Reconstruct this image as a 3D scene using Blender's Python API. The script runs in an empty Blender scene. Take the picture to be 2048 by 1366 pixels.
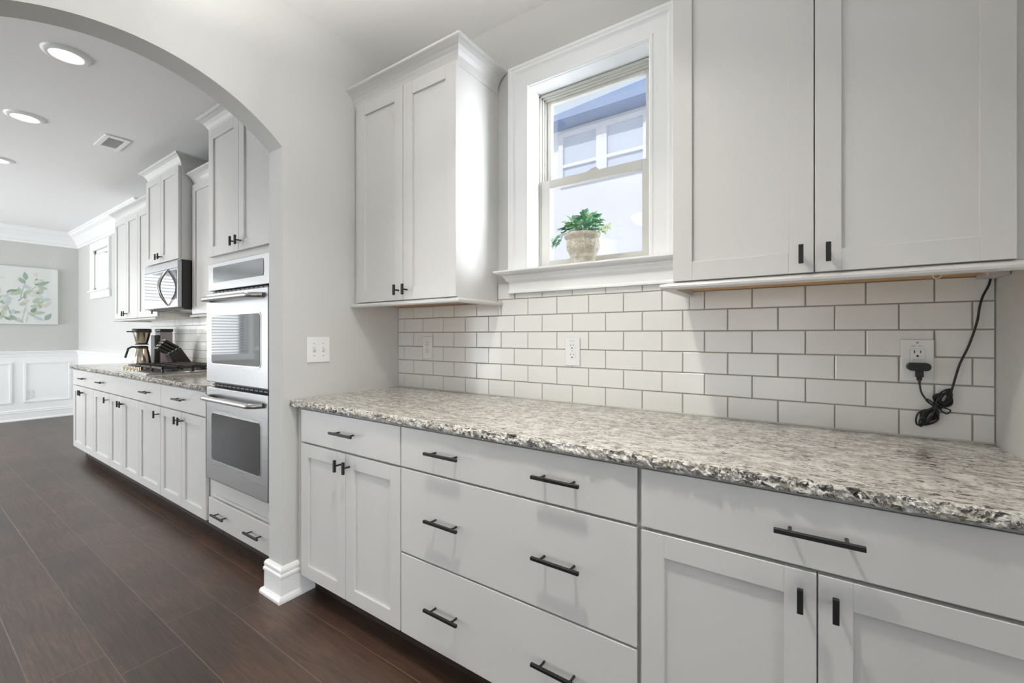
import bpy, bmesh, math, random
from mathutils import Vector, Matrix

sc = bpy.context.scene
COL = sc.collection
PI = math.pi
random.seed(4)

# ------------------------------------------------------------------ camera
F_PX, YAW, CAM, V0 = 865.8347, 0.5997, (1.9889, -1.7313, 1.2140), 670.4
cd = bpy.data.cameras.new('camera')
cam = bpy.data.objects.new('camera', cd)
COL.objects.link(cam)
cam.location = CAM
cam.rotation_euler = (PI / 2, 0, YAW)
cd.sensor_fit = 'HORIZONTAL'
cd.sensor_width = 36.0
cd.lens = F_PX * 36.0 / 2048.0
cd.shift_y = (V0 - 683.0) / 2048.0
cd.clip_start = 0.02
cd.clip_end = 200
sc.camera = cam

# ------------------------------------------------------------------ world, sun, daylight, exposure
sc.view_settings.view_transform = 'Standard'
sc.view_settings.look = 'None'
sc.view_settings.gamma = 1.0
sc.view_settings.use_curve_mapping = False
sc.view_settings.exposure = 0.0

wd = bpy.data.worlds.new('sky')
sc.world = wd
wd.use_nodes = True
bg = wd.node_tree.nodes['Background']
bg.inputs['Color'].default_value = (0.78, 0.88, 1.0, 1)
bg.inputs['Strength'].default_value = 0.95

sd = bpy.data.lights.new('sun', 'SUN')
sd.energy = 2.7
sd.angle = math.radians(1.5)
sd.color = (1.0, 0.96, 0.9)
sun = bpy.data.objects.new('sun', sd)
COL.objects.link(sun)
sun.rotation_euler = (math.radians(48), 0, math.radians(-14))


def daylight(name, loc, rot, sx, sy, power, color=(0.93, 0.97, 1.0)):
    d = bpy.data.lights.new(name, 'AREA')
    d.shape = 'RECTANGLE'
    d.size, d.size_y = sx, sy
    d.energy = power
    d.color = color
    o = bpy.data.objects.new(name, d)
    o.location = loc
    o.rotation_euler = rot
    COL.objects.link(o)
    return o


# added lamps for daylight at unseen living room windows behind the camera, tilted up
UP = math.radians(28)
for wx, pw in ((-5.8, 190), (-3.9, 70), (1.2, 13), (4.4, 13)):
    daylight('window_daylight', (wx, -5.66, 1.0), (PI / 2 + UP, 0, 0), 1.6, 2.1, pw)
# added lamp at an unseen dining room window, right of the pantry
daylight('window_daylight', (6.76, -2.1, 1.0), (PI / 2 + UP * 0.15, 0, PI / 2), 2.2, 2.1, 105)
# kitchen window with blinds on the far wall
daylight('window_daylight', (-7.55, -2.62, 1.55), (PI / 2, 0, -PI / 2), 2.2, 1.5, 45)
# added out-of-view area lamp, brightens the pantry window side like slanting sky light
SL = daylight('sky_gap_daylight', (4.6, 1.6, 2.1), (0, 0, 0), 3.4, 4.4, 410)
SL.data.spread = math.radians(84)
SL.rotation_euler = (Vector((1.1, 0.0, 1.9)) - Vector(SL.location)).to_track_quat('-Z', 'Y').to_euler()


# ------------------------------------------------------------------ materials
def new_mat(name):
    m = bpy.data.materials.new(name)
    m.use_nodes = True
    nt = m.node_tree
    return m, nt, nt.nodes['Principled BSDF']


def N(nt, t, **kw):
    n = nt.nodes.new(t)
    for k, v in kw.items():
        setattr(n, k, v)
    return n


def simple(name, col, rough=0.5, metal=0.0, spec=0.5, bump=0.0, bscale=200, emit=None, es=0):
    m, nt, b = new_mat(name)
    b.inputs['Base Color'].default_value = (*col, 1)
    b.inputs['Roughness'].default_value = rough
    b.inputs['Metallic'].default_value = metal
    b.inputs['Specular IOR Level'].default_value = spec
    tc = N(nt, 'ShaderNodeTexCoord')
    nz = N(nt, 'ShaderNodeTexNoise')
    nz.inputs['Scale'].default_value = bscale
    nt.links.new(tc.outputs['Object'], nz.inputs['Vector'])
    if bump:
        bp = N(nt, 'ShaderNodeBump')
        bp.inputs['Strength'].default_value = bump
        bp.inputs['Distance'].default_value = 0.002
        nt.links.new(nz.outputs['Fac'], bp.inputs['Height'])
        nt.links.new(bp.outputs['Normal'], b.inputs['Normal'])
    if emit:
        b.inputs['Emission Color'].default_value = (*emit, 1)
        b.inputs['Emission Strength'].default_value = es
    return m


def ramp(nt, stops):
    r = N(nt, 'ShaderNodeValToRGB')
    e = r.color_ramp.elements
    while len(e) < len(stops):
        e.new(0.5)
    for el, (p, c) in zip(e, stops):
        el.position = p
        el.color = (*c, 1) if len(c) == 3 else c
    return r


def math_n(nt, op, a=None, b=None):
    n = N(nt, 'ShaderNodeMath', operation=op)
    for i, v in enumerate((a, b)):
        if v is None:
            continue
        if isinstance(v, (int, float)):
            n.inputs[i].default_value = v
        else:
            nt.links.new(v, n.inputs[i])
    return n.outputs[0]


def world_coord(nt):
    g = N(nt, 'ShaderNodeNewGeometry')
    return g.outputs['Position']


WALL = simple('wall_paint', (0.615, 0.612, 0.588), 0.75, bump=0.05, bscale=300)
CEIL = simple('ceiling_paint', (0.91, 0.905, 0.895), 0.85, bump=0.05, bscale=250)
PAINT = simple('cabinet_paint', (0.655, 0.645, 0.625), 0.30, bump=0.02, bscale=120)
TRIM = simple('trim_paint', (0.92, 0.92, 0.915), 0.32, bump=0.02, bscale=90)
VINYL = simple('window_vinyl', (0.60, 0.585, 0.535), 0.4)
BLACK = simple('black_metal', (0.010, 0.010, 0.011), 0.42, spec=0.4)
BLACKP = simple('black_plastic', (0.012, 0.012, 0.012), 0.35)
RUBBER = simple('black_cable', (0.010, 0.010, 0.010), 0.3)
SHADOWG = simple('gap_grey', (0.30, 0.30, 0.29), 0.6)
SUBSTR = simple('counter_substrate', (0.33, 0.33, 0.32), 0.6)
TOE = simple('toe_kick_board', (0.030, 0.018, 0.012), 0.5)  # dark tone stands in for the shadow in the toe recess
PLATE = simple('white_plastic', (0.84, 0.84, 0.83), 0.22)
SLOT = simple('socket_slot', (0.03, 0.03, 0.03), 0.6)
GREYM = simple('grey_print', (0.35, 0.35, 0.35), 0.6)
TILE = simple('subway_tile', (0.81, 0.80, 0.765), 0.15, bump=0.04, bscale=14)
GROUT = simple('grout', (0.36, 0.34, 0.29), 0.85, bump=0.2, bscale=500)
CAULK = simple('caulk', (0.62, 0.61, 0.57), 0.6)
OVGLASS = simple('oven_glass', (0.03, 0.032, 0.036), 0.04, spec=1.0)
MIRROR = simple('microwave_glass', (0.10, 0.10, 0.105), 0.05, spec=1.0)
DISPLAY = simple('display_glass', (0.10, 0.105, 0.115), 0.10, spec=0.8)
HANDLES = simple('satin_handle', (0.62, 0.61, 0.59), 0.25, metal=1.0)
IRON = simple('cast_iron', (0.015, 0.015, 0.016), 0.45)
BRASS = simple('brushed_knob', (0.66, 0.57, 0.44), 0.22, metal=1.0)
SMOKE = simple('smoky_tank', (0.30, 0.25, 0.26), 0.12, spec=0.8)
KSTEEL = simple('kettle_steel', (0.55, 0.47, 0.38), 0.22, metal=1.0)
HOUSE = simple('neighbour_siding', (0.60, 0.595, 0.615), 0.7)
EAVE = simple('neighbour_fascia', (0.20, 0.27, 0.42), 0.7)
NGLASS = simple('neighbour_glass', (0.45, 0.485, 0.57), 0.25)
BLIND = simple('blind_slats', (0.82, 0.82, 0.80), 0.5)
STONE = None


def make_wood_under():
    m, nt, b = new_mat('raw_wood')
    tc = N(nt, 'ShaderNodeTexCoord')
    mp = N(nt, 'ShaderNodeMapping')
    mp.inputs['Scale'].default_value = (2, 40, 40)
    nt.links.new(tc.outputs['Object'], mp.inputs['Vector'])
    nz = N(nt, 'ShaderNodeTexNoise')
    nz.inputs['Scale'].default_value = 2.0
    nt.links.new(mp.outputs[0], nz.inputs['Vector'])
    r = ramp(nt, [(0.3, (0.50, 0.27, 0.11)), (0.7, (0.68, 0.42, 0.20))])
    nt.links.new(nz.outputs['Fac'], r.inputs['Fac'])
    nt.links.new(r.outputs['Color'], b.inputs['Base Color'])
    b.inputs['Roughness'].default_value = 0.6
    return m


WOODU = make_wood_under()


def make_steel():
    m, nt, b = new_mat('brushed_steel')
    tc = N(nt, 'ShaderNodeTexCoord')
    mp = N(nt, 'ShaderNodeMapping')
    mp.inputs['Scale'].default_value = (2, 30, 90)
    nt.links.new(tc.outputs['Object'], mp.inputs['Vector'])
    nz = N(nt, 'ShaderNodeTexNoise')
    nz.inputs['Scale'].default_value = 1.5
    nt.links.new(mp.outputs[0], nz.inputs['Vector'])
    r = ramp(nt, [(0.3, (0.27, 0.27, 0.27)), (0.7, (0.31, 0.31, 0.31))])
    nt.links.new(nz.outputs['Fac'], r.inputs['Fac'])
    nt.links.new(r.outputs['Color'], b.inputs['Roughness'])
    b.inputs['Base Color'].default_value = (0.42, 0.42, 0.425, 1)
    b.inputs['Metallic'].default_value = 1.0
    return m


STEEL = make_steel()


def make_granite(edge=False):
    m, nt, b = new_mat('chiselled_granite' if edge else 'speckled_granite')
    P = world_coord(nt)

    def noise(scale3, scale, det=4.0, rough=0.6, dist=0.0):
        mp = N(nt, 'ShaderNodeMapping')
        mp.inputs['Scale'].default_value = scale3
        nt.links.new(P, mp.inputs['Vector'])
        n = N(nt, 'ShaderNodeTexNoise')
        n.inputs['Scale'].default_value = scale
        n.inputs['Detail'].default_value = det
        n.inputs['Roughness'].default_value = rough
        n.inputs['Distortion'].default_value = dist
        nt.links.new(mp.outputs[0], n.inputs['Vector'])
        return n.outputs['Fac']
    base = ramp(nt, [(0.30, (0.36, 0.335, 0.285)), (0.46, (0.56, 0.54, 0.48)), (0.58, (0.72, 0.705, 0.66)), (0.75, (0.60, 0.59, 0.56))])
    nt.links.new(noise((1, 1.5, 1), 26, 5, 0.65), base.inputs['Fac'])
    # grey clouds
    cl = ramp(nt, [(0.50, (0, 0, 0)), (0.68, (1, 1, 1))])
    nt.links.new(noise((1, 1.3, 1), 14, 4, 0.6), cl.inputs['Fac'])
    mx1 = N(nt, 'ShaderNodeMix', data_type='RGBA')
    mx1.inputs['B'].default_value = (0.40, 0.39, 0.37, 1)
    nt.links.new(base.outputs['Color'], mx1.inputs['A'])
    nt.links.new(math_n(nt, 'MULTIPLY', cl.outputs['Color'], 0.55), mx1.inputs['Factor'])
    # dark crystals: broken, branching, gathered in drifts
    def ridge(scale3, scale, width, dist):
        n = noise(scale3, scale, 3, 0.6, dist)
        d = math_n(nt, 'ABSOLUTE', math_n(nt, 'SUBTRACT', n, 0.5))
        mr = N(nt, 'ShaderNodeMapRange')
        mr.inputs['From Min'].default_value = width * 0.45
        mr.inputs['From Max'].default_value = width
        mr.inputs['To Min'].default_value = 1.0
        mr.inputs['To Max'].default_value = 0.0
        nt.links.new(d, mr.inputs['Value'])
        return mr.outputs[0]
    f1 = noise((0.72, 1.75, 1.2), 50, 4, 0.66, 0.7)
    f2 = noise((0.7, 1.5, 1.1), 125, 3, 0.6, 0.3)
    v1 = ridge((0.55, 1.5, 1.1), 36, 0.036, 1.0)
    vmask = ramp(nt, [(0.47, (0, 0, 0)), (0.56, (1, 1, 1))])
    nt.links.new(noise((1, 1.2, 1), 30, 3, 0.6), vmask.inputs['Fac'])
    veins = math_n(nt, 'MULTIPLY', v1, vmask.outputs['Color'])
    # one dense dark cluster near the far right corner
    vm = N(nt, 'ShaderNodeVectorMath', operation='DISTANCE')
    mpd = N(nt, 'ShaderNodeMapping')
    mpd.inputs['Scale'].default_value = (1, 0.8, 1)
    nt.links.new(P, mpd.inputs['Vector'])
    nt.links.new(mpd.outputs[0], vm.inputs[0])
    vm.inputs[1].default_value = (2.26, -0.20 * 0.8, 0.914)
    dm = N(nt, 'ShaderNodeMapRange')
    dm.inputs['From Min'].default_value = 0.0
    dm.inputs['From Max'].default_value = 0.13
    dm.inputs['To Min'].default_value = 0.11
    dm.inputs['To Max'].default_value = 0.0
    nt.links.new(vm.outputs['Value'], dm.inputs['Value'])
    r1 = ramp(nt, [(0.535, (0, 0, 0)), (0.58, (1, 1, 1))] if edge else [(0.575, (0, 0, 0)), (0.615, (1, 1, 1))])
    nt.links.new(math_n(nt, 'ADD', f1, dm.outputs[0]), r1.inputs['Fac'])
    r2 = ramp(nt, [(0.575, (0, 0, 0)), (0.63, (1, 1, 1))])
    nt.links.new(f2, r2.inputs['Fac'])
    # flakes gather in loose drifts
    dr = ramp(nt, [(0.34, (0.45, 0.45, 0.45)), (0.55, (1, 1, 1))])
    nt.links.new(noise((1, 1.6, 1), 7, 3, 0.55), dr.inputs['Fac'])
    fl = math_n(nt, 'MULTIPLY', math_n(nt, 'MAXIMUM', math_n(nt, 'MAXIMUM', r1.outputs['Color'], veins), math_n(nt, 'MULTIPLY', r2.outputs['Color'], 0.75)), dr.outputs['Color'])
    mx2 = N(nt, 'ShaderNodeMix', data_type='RGBA')
    mx2.inputs['B'].default_value = (0.034, 0.028, 0.026, 1)
    nt.links.new(mx1.outputs['Result'], mx2.inputs['A'])
    nt.links.new(math_n(nt, 'MULTIPLY', fl, 0.92), mx2.inputs['Factor'])
    nt.links.new(mx2.outputs['Result'], b.inputs['Base Color'])
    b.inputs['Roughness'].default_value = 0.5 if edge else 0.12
    return m


GRANITE = make_granite()


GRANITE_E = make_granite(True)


def make_floor():
    m, nt, b = new_mat('dark_walnut_planks')
    P = world_coord(nt)
    sp = N(nt, 'ShaderNodeSeparateXYZ')
    nt.links.new(P, sp.inputs[0])
    W, L = 0.1935, 1.42
    v = math_n(nt, 'DIVIDE', math_n(nt, 'ADD', sp.outputs['Y'], 20 * W + 0.664), W)
    row = math_n(nt, 'FLOOR', v)
    fv = math_n(nt, 'FRACT', v)
    wn = N(nt, 'ShaderNodeTexWhiteNoise', noise_dimensions='1D')
    nt.links.new(row, wn.inputs['W'])
    u = math_n(nt, 'ADD', math_n(nt, 'DIVIDE', sp.outputs['X'], L), math_n(nt, 'MULTIPLY', wn.outputs['Value'], 7.3))
    pid = math_n(nt, 'FLOOR', u)
    fu = math_n(nt, 'FRACT', u)
    cid = N(nt, 'ShaderNodeCombineXYZ')
    nt.links.new(row, cid.inputs[0])
    nt.links.new(pid, cid.inputs[1])
    wn2 = N(nt, 'ShaderNodeTexWhiteNoise', noise_dimensions='3D')
    nt.links.new(cid.outputs[0], wn2.inputs['Vector'])
    # grain coordinates: long in x, shifted per plank
    off = N(nt, 'ShaderNodeVectorMath', operation='SCALE')
    nt.links.new(wn2.outputs['Color'], off.inputs[0])
    off.inputs['Scale'].default_value = 13.0
    ad = N(nt, 'ShaderNodeVectorMath', operation='ADD')
    nt.links.new(P, ad.inputs[0])
    nt.links.new(off.outputs[0], ad.inputs[1])
    mp = N(nt, 'ShaderNodeMapping')
    mp.inputs['Scale'].default_value = (0.9, 6.0, 1)
    nt.links.new(ad.outputs[0], mp.inputs['Vector'])
    wv = N(nt, 'ShaderNodeTexNoise')
    wv.inputs['Scale'].default_value = 2.2
    wv.inputs['Detail'].default_value = 2
    nt.links.new(mp.outputs[0], wv.inputs['Vector'])
    rings = math_n(nt, 'FRACT', math_n(nt, 'MULTIPLY', wv.outputs['Fac'], 9.0))
    tri = math_n(nt, 'ABSOLUTE', math_n(nt, 'SUBTRACT', rings, 0.5))
    mp2 = N(nt, 'ShaderNodeMapping')
    mp2.inputs['Scale'].default_value = (2.5, 60, 1)
    nt.links.new(ad.outputs[0], mp2.inputs['Vector'])
    fine = N(nt, 'ShaderNodeTexNoise')
    fine.inputs['Scale'].default_value = 2.5
    fine.inputs['Detail'].default_value = 3
    nt.links.new(mp2.outputs[0], fine.inputs['Vector'])
    g = math_n(nt, 'ADD', math_n(nt, 'MULTIPLY', tri, 0.24), math_n(nt, 'MULTIPLY', fine.outputs['Fac'], 0.80))
    g = math_n(nt, 'ADD', g, math_n(nt, 'MULTIPLY', math_n(nt, 'SUBTRACT', wn2.outputs['Value'], 0.5), 0.22))
    big = N(nt, 'ShaderNodeTexNoise')
    big.inputs['Scale'].default_value = 2.6
    nt.links.new(P, big.inputs['Vector'])
    g = math_n(nt, 'ADD', g, math_n(nt, 'MULTIPLY', math_n(nt, 'SUBTRACT', big.outputs['Fac'], 0.5), 0.5))
    r = ramp(nt, [(0.18, (0.018, 0.0095, 0.006)), (0.45, (0.046, 0.024, 0.0145)), (0.85, (0.115, 0.060, 0.034))])
    nt.links.new(g, r.inputs['Fac'])
    # narrow bevelled joints, lighter colour paints in the light their edges catch
    dv = math_n(nt, 'MULTIPLY', math_n(nt, 'MINIMUM', fv, math_n(nt, 'SUBTRACT', 1.0, fv)), W)
    du = math_n(nt, 'MULTIPLY', math_n(nt, 'MINIMUM', fu, math_n(nt, 'SUBTRACT', 1.0, fu)), L)
    d = math_n(nt, 'MINIMUM', dv, du)
    mr = N(nt, 'ShaderNodeMapRange')
    mr.inputs['From Max'].default_value = 0.0022
    nt.links.new(d, mr.inputs['Value'])
    mx = N(nt, 'ShaderNodeMix', data_type='RGBA')
    nt.links.new(mr.outputs[0], mx.inputs['Factor'])
    mx.inputs['A'].default_value = (0.13, 0.105, 0.085, 1)
    nt.links.new(r.outputs['Color'], mx.inputs['B'])
    nt.links.new(mx.outputs['Result'], b.inputs['Base Color'])
    h = math_n(nt, 'ADD', math_n(nt, 'MULTIPLY', mr.outputs[0], 1.0), math_n(nt, 'MULTIPLY', g, 0.35))
    bp = N(nt, 'ShaderNodeBump')
    bp.inputs['Strength'].default_value = 0.35
    bp.inputs['Distance'].default_value = 0.0015
    nt.links.new(h, bp.inputs['Height'])
    nt.links.new(bp.outputs['Normal'], b.inputs['Normal'])
    b.inputs['Roughness'].default_value = 0.40
    b.inputs['Specular IOR Level'].default_value = 0.85
    return m


FLOOR = make_floor()


def make_glass():
    m = bpy.data.materials.new('dusty_window_glass')
    m.use_nodes = True
    nt = m.node_tree
    nt.nodes.clear()
    out = N(nt, 'ShaderNodeOutputMaterial')
    tr = N(nt, 'ShaderNodeBsdfTransparent')
    tr.inputs['Color'].default_value = (0.96, 0.97, 0.985, 1)
    gl = N(nt, 'ShaderNodeBsdfGlossy')
    gl.inputs['Roughness'].default_value = 0.03
    df = N(nt, 'ShaderNodeBsdfTranslucent')
    df.inputs['Color'].default_value = (0.85, 0.87, 0.95, 1)
    P = world_coord(nt)
    nz = N(nt, 'ShaderNodeTexNoise')
    nz.inputs['Scale'].default_value = 220
    nz.inputs['Detail'].default_value = 3
    nt.links.new(P, nz.inputs['Vector'])
    nb = N(nt, 'ShaderNodeTexNoise')
    nb.inputs['Scale'].default_value = 9
    nb.inputs['Detail'].default_value = 5
    nt.links.new(P, nb.inputs['Vector'])
    r = ramp(nt, [(0.62, (0, 0, 0)), (0.72, (1, 1, 1))])
    nt.links.new(nz.outputs['Fac'], r.inputs['Fac'])
    dust = math_n(nt, 'ADD', math_n(nt, 'MULTIPLY', r.outputs['Color'], 0.012), math_n(nt, 'MULTIPLY', nb.outputs['Fac'], 0.012))
    m1 = N(nt, 'ShaderNodeMixShader')
    nt.links.new(dust, m1.inputs[0])
    nt.links.new(tr.outputs[0], m1.inputs[1])
    nt.links.new(df.outputs[0], m1.inputs[2])
    m2 = N(nt, 'ShaderNodeMixShader')
    m2.inputs[0].default_value = 0.05
    nt.links.new(m1.outputs[0], m2.inputs[1])
    nt.links.new(gl.outputs[0], m2.inputs[2])
    nt.links.new(m2.outputs[0], out.inputs['Surface'])
    return m


GLASS = make_glass()


def make_pot():
    m, nt, b = new_mat('weathered_stone_pot')
    P = world_coord(nt)
    nz = N(nt, 'ShaderNodeTexNoise')
    nz.inputs['Scale'].default_value = 55
    nz.inputs['Detail'].default_value = 6
    nt.links.new(P, nz.inputs['Vector'])
    r = ramp(nt, [(0.30, (0.40, 0.36, 0.285)), (0.55, (0.56, 0.515, 0.43)), (0.75, (0.66, 0.62, 0.54))])
    nt.links.new(nz.outputs['Fac'], r.inputs['Fac'])
    nt.links.new(r.outputs['Color'], b.inputs['Base Color'])
    bp = N(nt, 'ShaderNodeBump')
    bp.inputs['Strength'].default_value = 0.5
    bp.inputs['Distance'].default_value = 0.002
    nt.links.new(nz.outputs['Fac'], bp.inputs['Height'])
    nt.links.new(bp.outputs['Normal'], b.inputs['Normal'])
    b.inputs['Roughness'].default_value = 0.8
    return m


STONE = make_pot()
LEAFM = []
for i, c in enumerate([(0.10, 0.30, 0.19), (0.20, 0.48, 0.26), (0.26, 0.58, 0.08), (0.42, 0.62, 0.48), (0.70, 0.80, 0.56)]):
    lm = simple('ivy_leaf', c, 0.45, bump=0.1, bscale=80)
    LEAFM.append(lm)
PAINTL = [simple('leaf_wash', c, 0.8) for c in [(0.36, 0.45, 0.38), (0.48, 0.56, 0.44), (0.55, 0.60, 0.62), (0.66, 0.63, 0.55), (0.27, 0.36, 0.28), (0.68, 0.70, 0.60)]]
CANVAS = simple('canvas_white', (0.74, 0.755, 0.735), 0.8, bump=0.1, bscale=500)
LAMPM = simple('lamp_diffuser', (0.9, 0.9, 0.88), 0.5, emit=(1.0, 0.93, 0.84), es=3.0)

# ------------------------------------------------------------------ mesh builder
WC = {}   # world position of each linked object's origin


class MB:
    def __init__(self):
        self.v, self.f, self.m, self.s = [], [], [], []

    def add(self, verts, faces, mat=0, smooth=False):
        o = len(self.v)
        self.v += [tuple(p) for p in verts]
        for f in faces:
            self.f.append([i + o for i in f])
            self.m.append(mat)
            self.s.append(smooth)
        return self

    def bm(self, b, mat=0, smooth=False):
        b.verts.index_update()
        self.add([v.co[:] for v in b.verts], [[v.index for v in f.verts] for f in b.faces], mat, smooth)
        b.free()
        return self

    def box(self, x0, x1, y0, y1, z0, z1, bev=0.0, mat=0, seg=2, M=None):
        b = bmesh.new()
        bmesh.ops.create_cube(b, size=1)
        for v in b.verts:
            v.co = Vector(((x0 + x1) / 2 + v.co.x * (x1 - x0), (y0 + y1) / 2 + v.co.y * (y1 - y0), (z0 + z1) / 2 + v.co.z * (z1 - z0)))
        if bev:
            bmesh.ops.bevel(b, geom=list(b.edges), offset=bev, segments=seg, affect='EDGES', profile=0.5)
        if M:
            bmesh.ops.transform(b, matrix=M, verts=list(b.verts))
        return self.bm(b, mat)

    def prism(self, pts, axis, a0, a1, mat=0, smooth=False):
        """closed polygon pts in the other two axes, extruded along axis"""
        def P(p, a):
            return {'x': (a, p[0], p[1]), 'y': (p[0], a, p[1]), 'z': (p[0], p[1], a)}[axis]
        n = len(pts)
        vs = [P(p, a0) for p in pts] + [P(p, a1) for p in pts]
        fs = [[i, (i + 1) % n, n + (i + 1) % n, n + i] for i in range(n)]
        self.add(vs, fs, mat, smooth)
        self.add(vs, [list(range(n))[::-1], list(range(n, 2 * n))], mat)
        return self

    def sweep(self, prof, path, mat=0, smooth=False):
        """profile (out, z) swept along an xy path with mitred corners; 'out' is to the right of the path"""
        n = len(path)
        offs = []
        for i, p in enumerate(path):
            p = Vector(p)
            nn = []
            if i > 0:
                d = (p - Vector(path[i - 1])).normalized()
                nn.append(Vector((d.y, -d.x)))
            if i < n - 1:
                d = (Vector(path[i + 1]) - p).normalized()
                nn.append(Vector((d.y, -d.x)))
            if len(nn) == 1:
                offs.append(nn[0])
            else:
                s = (nn[0] + nn[1])
                offs.append(s / max(1e-6, s.dot(nn[0])))
        k = len(prof)
        vs = []
        for p, o in zip(path, offs):
            for (r, z) in prof:
                vs.append((p[0] + o.x * r, p[1] + o.y * r, z))
        fs = []
        for i in range(n - 1):
            for j in range(k):
                j2 = (j + 1) % k
                fs.append([i * k + j, i * k + j2, (i + 1) * k + j2, (i + 1) * k + j])
        self.add(vs, fs, mat, smooth)
        self.add(vs, [list(range(k))[::-1], [(n - 1) * k + j for j in range(k)]], mat)
        return self

    def lathe(self, prof, c, seg=32, mat=0, axis='z', fn=None):
        vs = []
        for (r, h) in prof:
            for i in range(seg):
                a = 2 * PI * i / seg
                rr = r if fn is None else fn(r, h, a)
                x, y = rr * math.cos(a), rr * math.sin(a)
                p = {'z': (x, y, h), 'y': (x, h, y), 'x': (h, x, y)}[axis]
                vs.append((c[0] + p[0], c[1] + p[1], c[2] + p[2]))
        fs = []
        for j in range(len(prof) - 1):
            for i in range(seg):
                i2 = (i + 1) % seg
                fs.append([j * seg + i, j * seg + i2, (j + 1) * seg + i2, (j + 1) * seg + i])
        self.add(vs, fs, mat, True)
        if prof[0][0] > 1e-5:
            self.add(vs, [list(range(seg))[::-1]], mat)
        if prof[-1][0] > 1e-5:
            self.add(vs, [[(len(prof) - 1) * seg + i for i in range(seg)]], mat)
        return self

    def tube(self, pts, r, seg=8, mat=0, radii=None):
        pts = [Vector(p) for p in pts]
        n = len(pts)
        up = None
        vs = []
        for i, p in enumerate(pts):
            d = (pts[min(i + 1, n - 1)] - pts[max(i - 1, 0)])
            if d.length < 1e-9:
                d = Vector((0, 0, 1))
            d.normalize()
            if up is None:
                up = d.orthogonal().normalized()
            up = (up - d * up.dot(d))
            up = up.normalized() if up.length > 1e-6 else d.orthogonal().normalized()
            s = d.cross(up)
            rr = radii[i] if radii else r
            for k in range(seg):
                a = 2 * PI * k / seg
                vs.append(tuple(p + (up * math.cos(a) + s * math.sin(a)) * rr))
        fs = []
        for i in range(n - 1):
            for k in range(seg):
                k2 = (k + 1) % seg
                fs.append([i * seg + k, i * seg + k2, (i + 1) * seg + k2, (i + 1) * seg + k])
        self.add(vs, fs, mat, True)
        self.add(vs, [list(range(seg))[::-1], [(n - 1) * seg + k for k in range(seg)]], mat)
        return self

    def build(self, name, mats, parent=None, label=None):
        mats = mats if isinstance(mats, (list, tuple)) else [mats]
        xs = [[p[i] for p in self.v] for i in range(3)]
        c = Vector(((min(xs[0]) + max(xs[0])) / 2, (min(xs[1]) + max(xs[1])) / 2, min(xs[2])))
        me = bpy.data.meshes.new(name)
        me.from_pydata([tuple(Vector(p) - c) for p in self.v], [], self.f)
        for m in mats:
            me.materials.append(m)
        me.polygons.foreach_set('material_index', self.m)
        b = bmesh.new()
        b.from_mesh(me)
        bmesh.ops.recalc_face_normals(b, faces=list(b.faces))
        b.to_mesh(me)
        b.free()
        me.polygons.foreach_set('use_smooth', [bool(x) for x in self.s] if len(self.s) == len(me.polygons) else [False] * len(me.polygons))
        me.update()
        o = bpy.data.objects.new(name, me)
        COL.objects.link(o)
        if parent is not None:
            o.parent = parent
            o.location = c - WC[parent.name]
        else:
            o.location = c
        WC[o.name] = c
        if label:
            o['label'] = label
        return o


def thing(name, loc, label, cat, group=None):
    o = bpy.data.objects.new(name, None)
    o.empty_display_size = 0.05
    COL.objects.link(o)
    o.location = loc
    WC[o.name] = Vector(loc)
    o['label'] = label
    o['category'] = cat
    if group:
        o['group'] = group
    return o


def tag(o, label, cat, group=None, kind=None):
    o['label'] = label
    o['category'] = cat
    if group:
        o['group'] = group
    if kind:
        o['kind'] = kind
    return o


def struct(o, label=None):
    o['kind'] = 'structure'
    if label:
        o['label'] = label
    return o


def struct_root(name, loc, label=None):
    o = bpy.data.objects.new(name, None)
    COL.objects.link(o)
    o.location = loc
    WC[o.name] = Vector(loc)
    return struct(o, label)


def lerp(a, b, t):
    return a + (b - a) * t


CZ = 2.745      # ceiling height

# ------------------------------------------------------------------ room shell
struct(MB().box(-7.4, 6.65, -5.55, 0.15, -0.1, 0.0).build('floor', FLOOR), 'dark walnut plank floor running through pantry and kitchen')
struct(MB().box(-7.4, 6.65, -5.55, 0.15, CZ, CZ + 0.14).build('ceiling', CEIL), 'white painted ceiling')


def wall_open(name, axis, c0, c1, a0, a1, openings, mat=WALL, label=None):
    """wall slab between c0..c1 on 'axis', spanning a0..a1, with rectangular openings (a_lo,a_hi,z_lo,z_hi)"""
    mb = MB()
    cuts = sorted({a0, a1, *[o[0] for o in openings], *[o[1] for o in openings]})
    for s, e in zip(cuts[:-1], cuts[1:]):
        mid = (s + e) / 2
        ops = sorted([o for o in openings if o[0] < mid < o[1]], key=lambda o: o[2])
        z = 0.0
        spans = []
        for o in ops:
            spans.append((z, o[2]))
            z = o[3]
        spans.append((z, CZ))
        for (p, q) in spans:
            if q - p > 1e-4:
                if axis == 'y':
                    mb.box(s, e, c0, c1, p, q, mat=0)
                else:
                    mb.box(c0, c1, s, e, p, q, mat=0)
    return struct(mb.build(name, mat), label)


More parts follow.
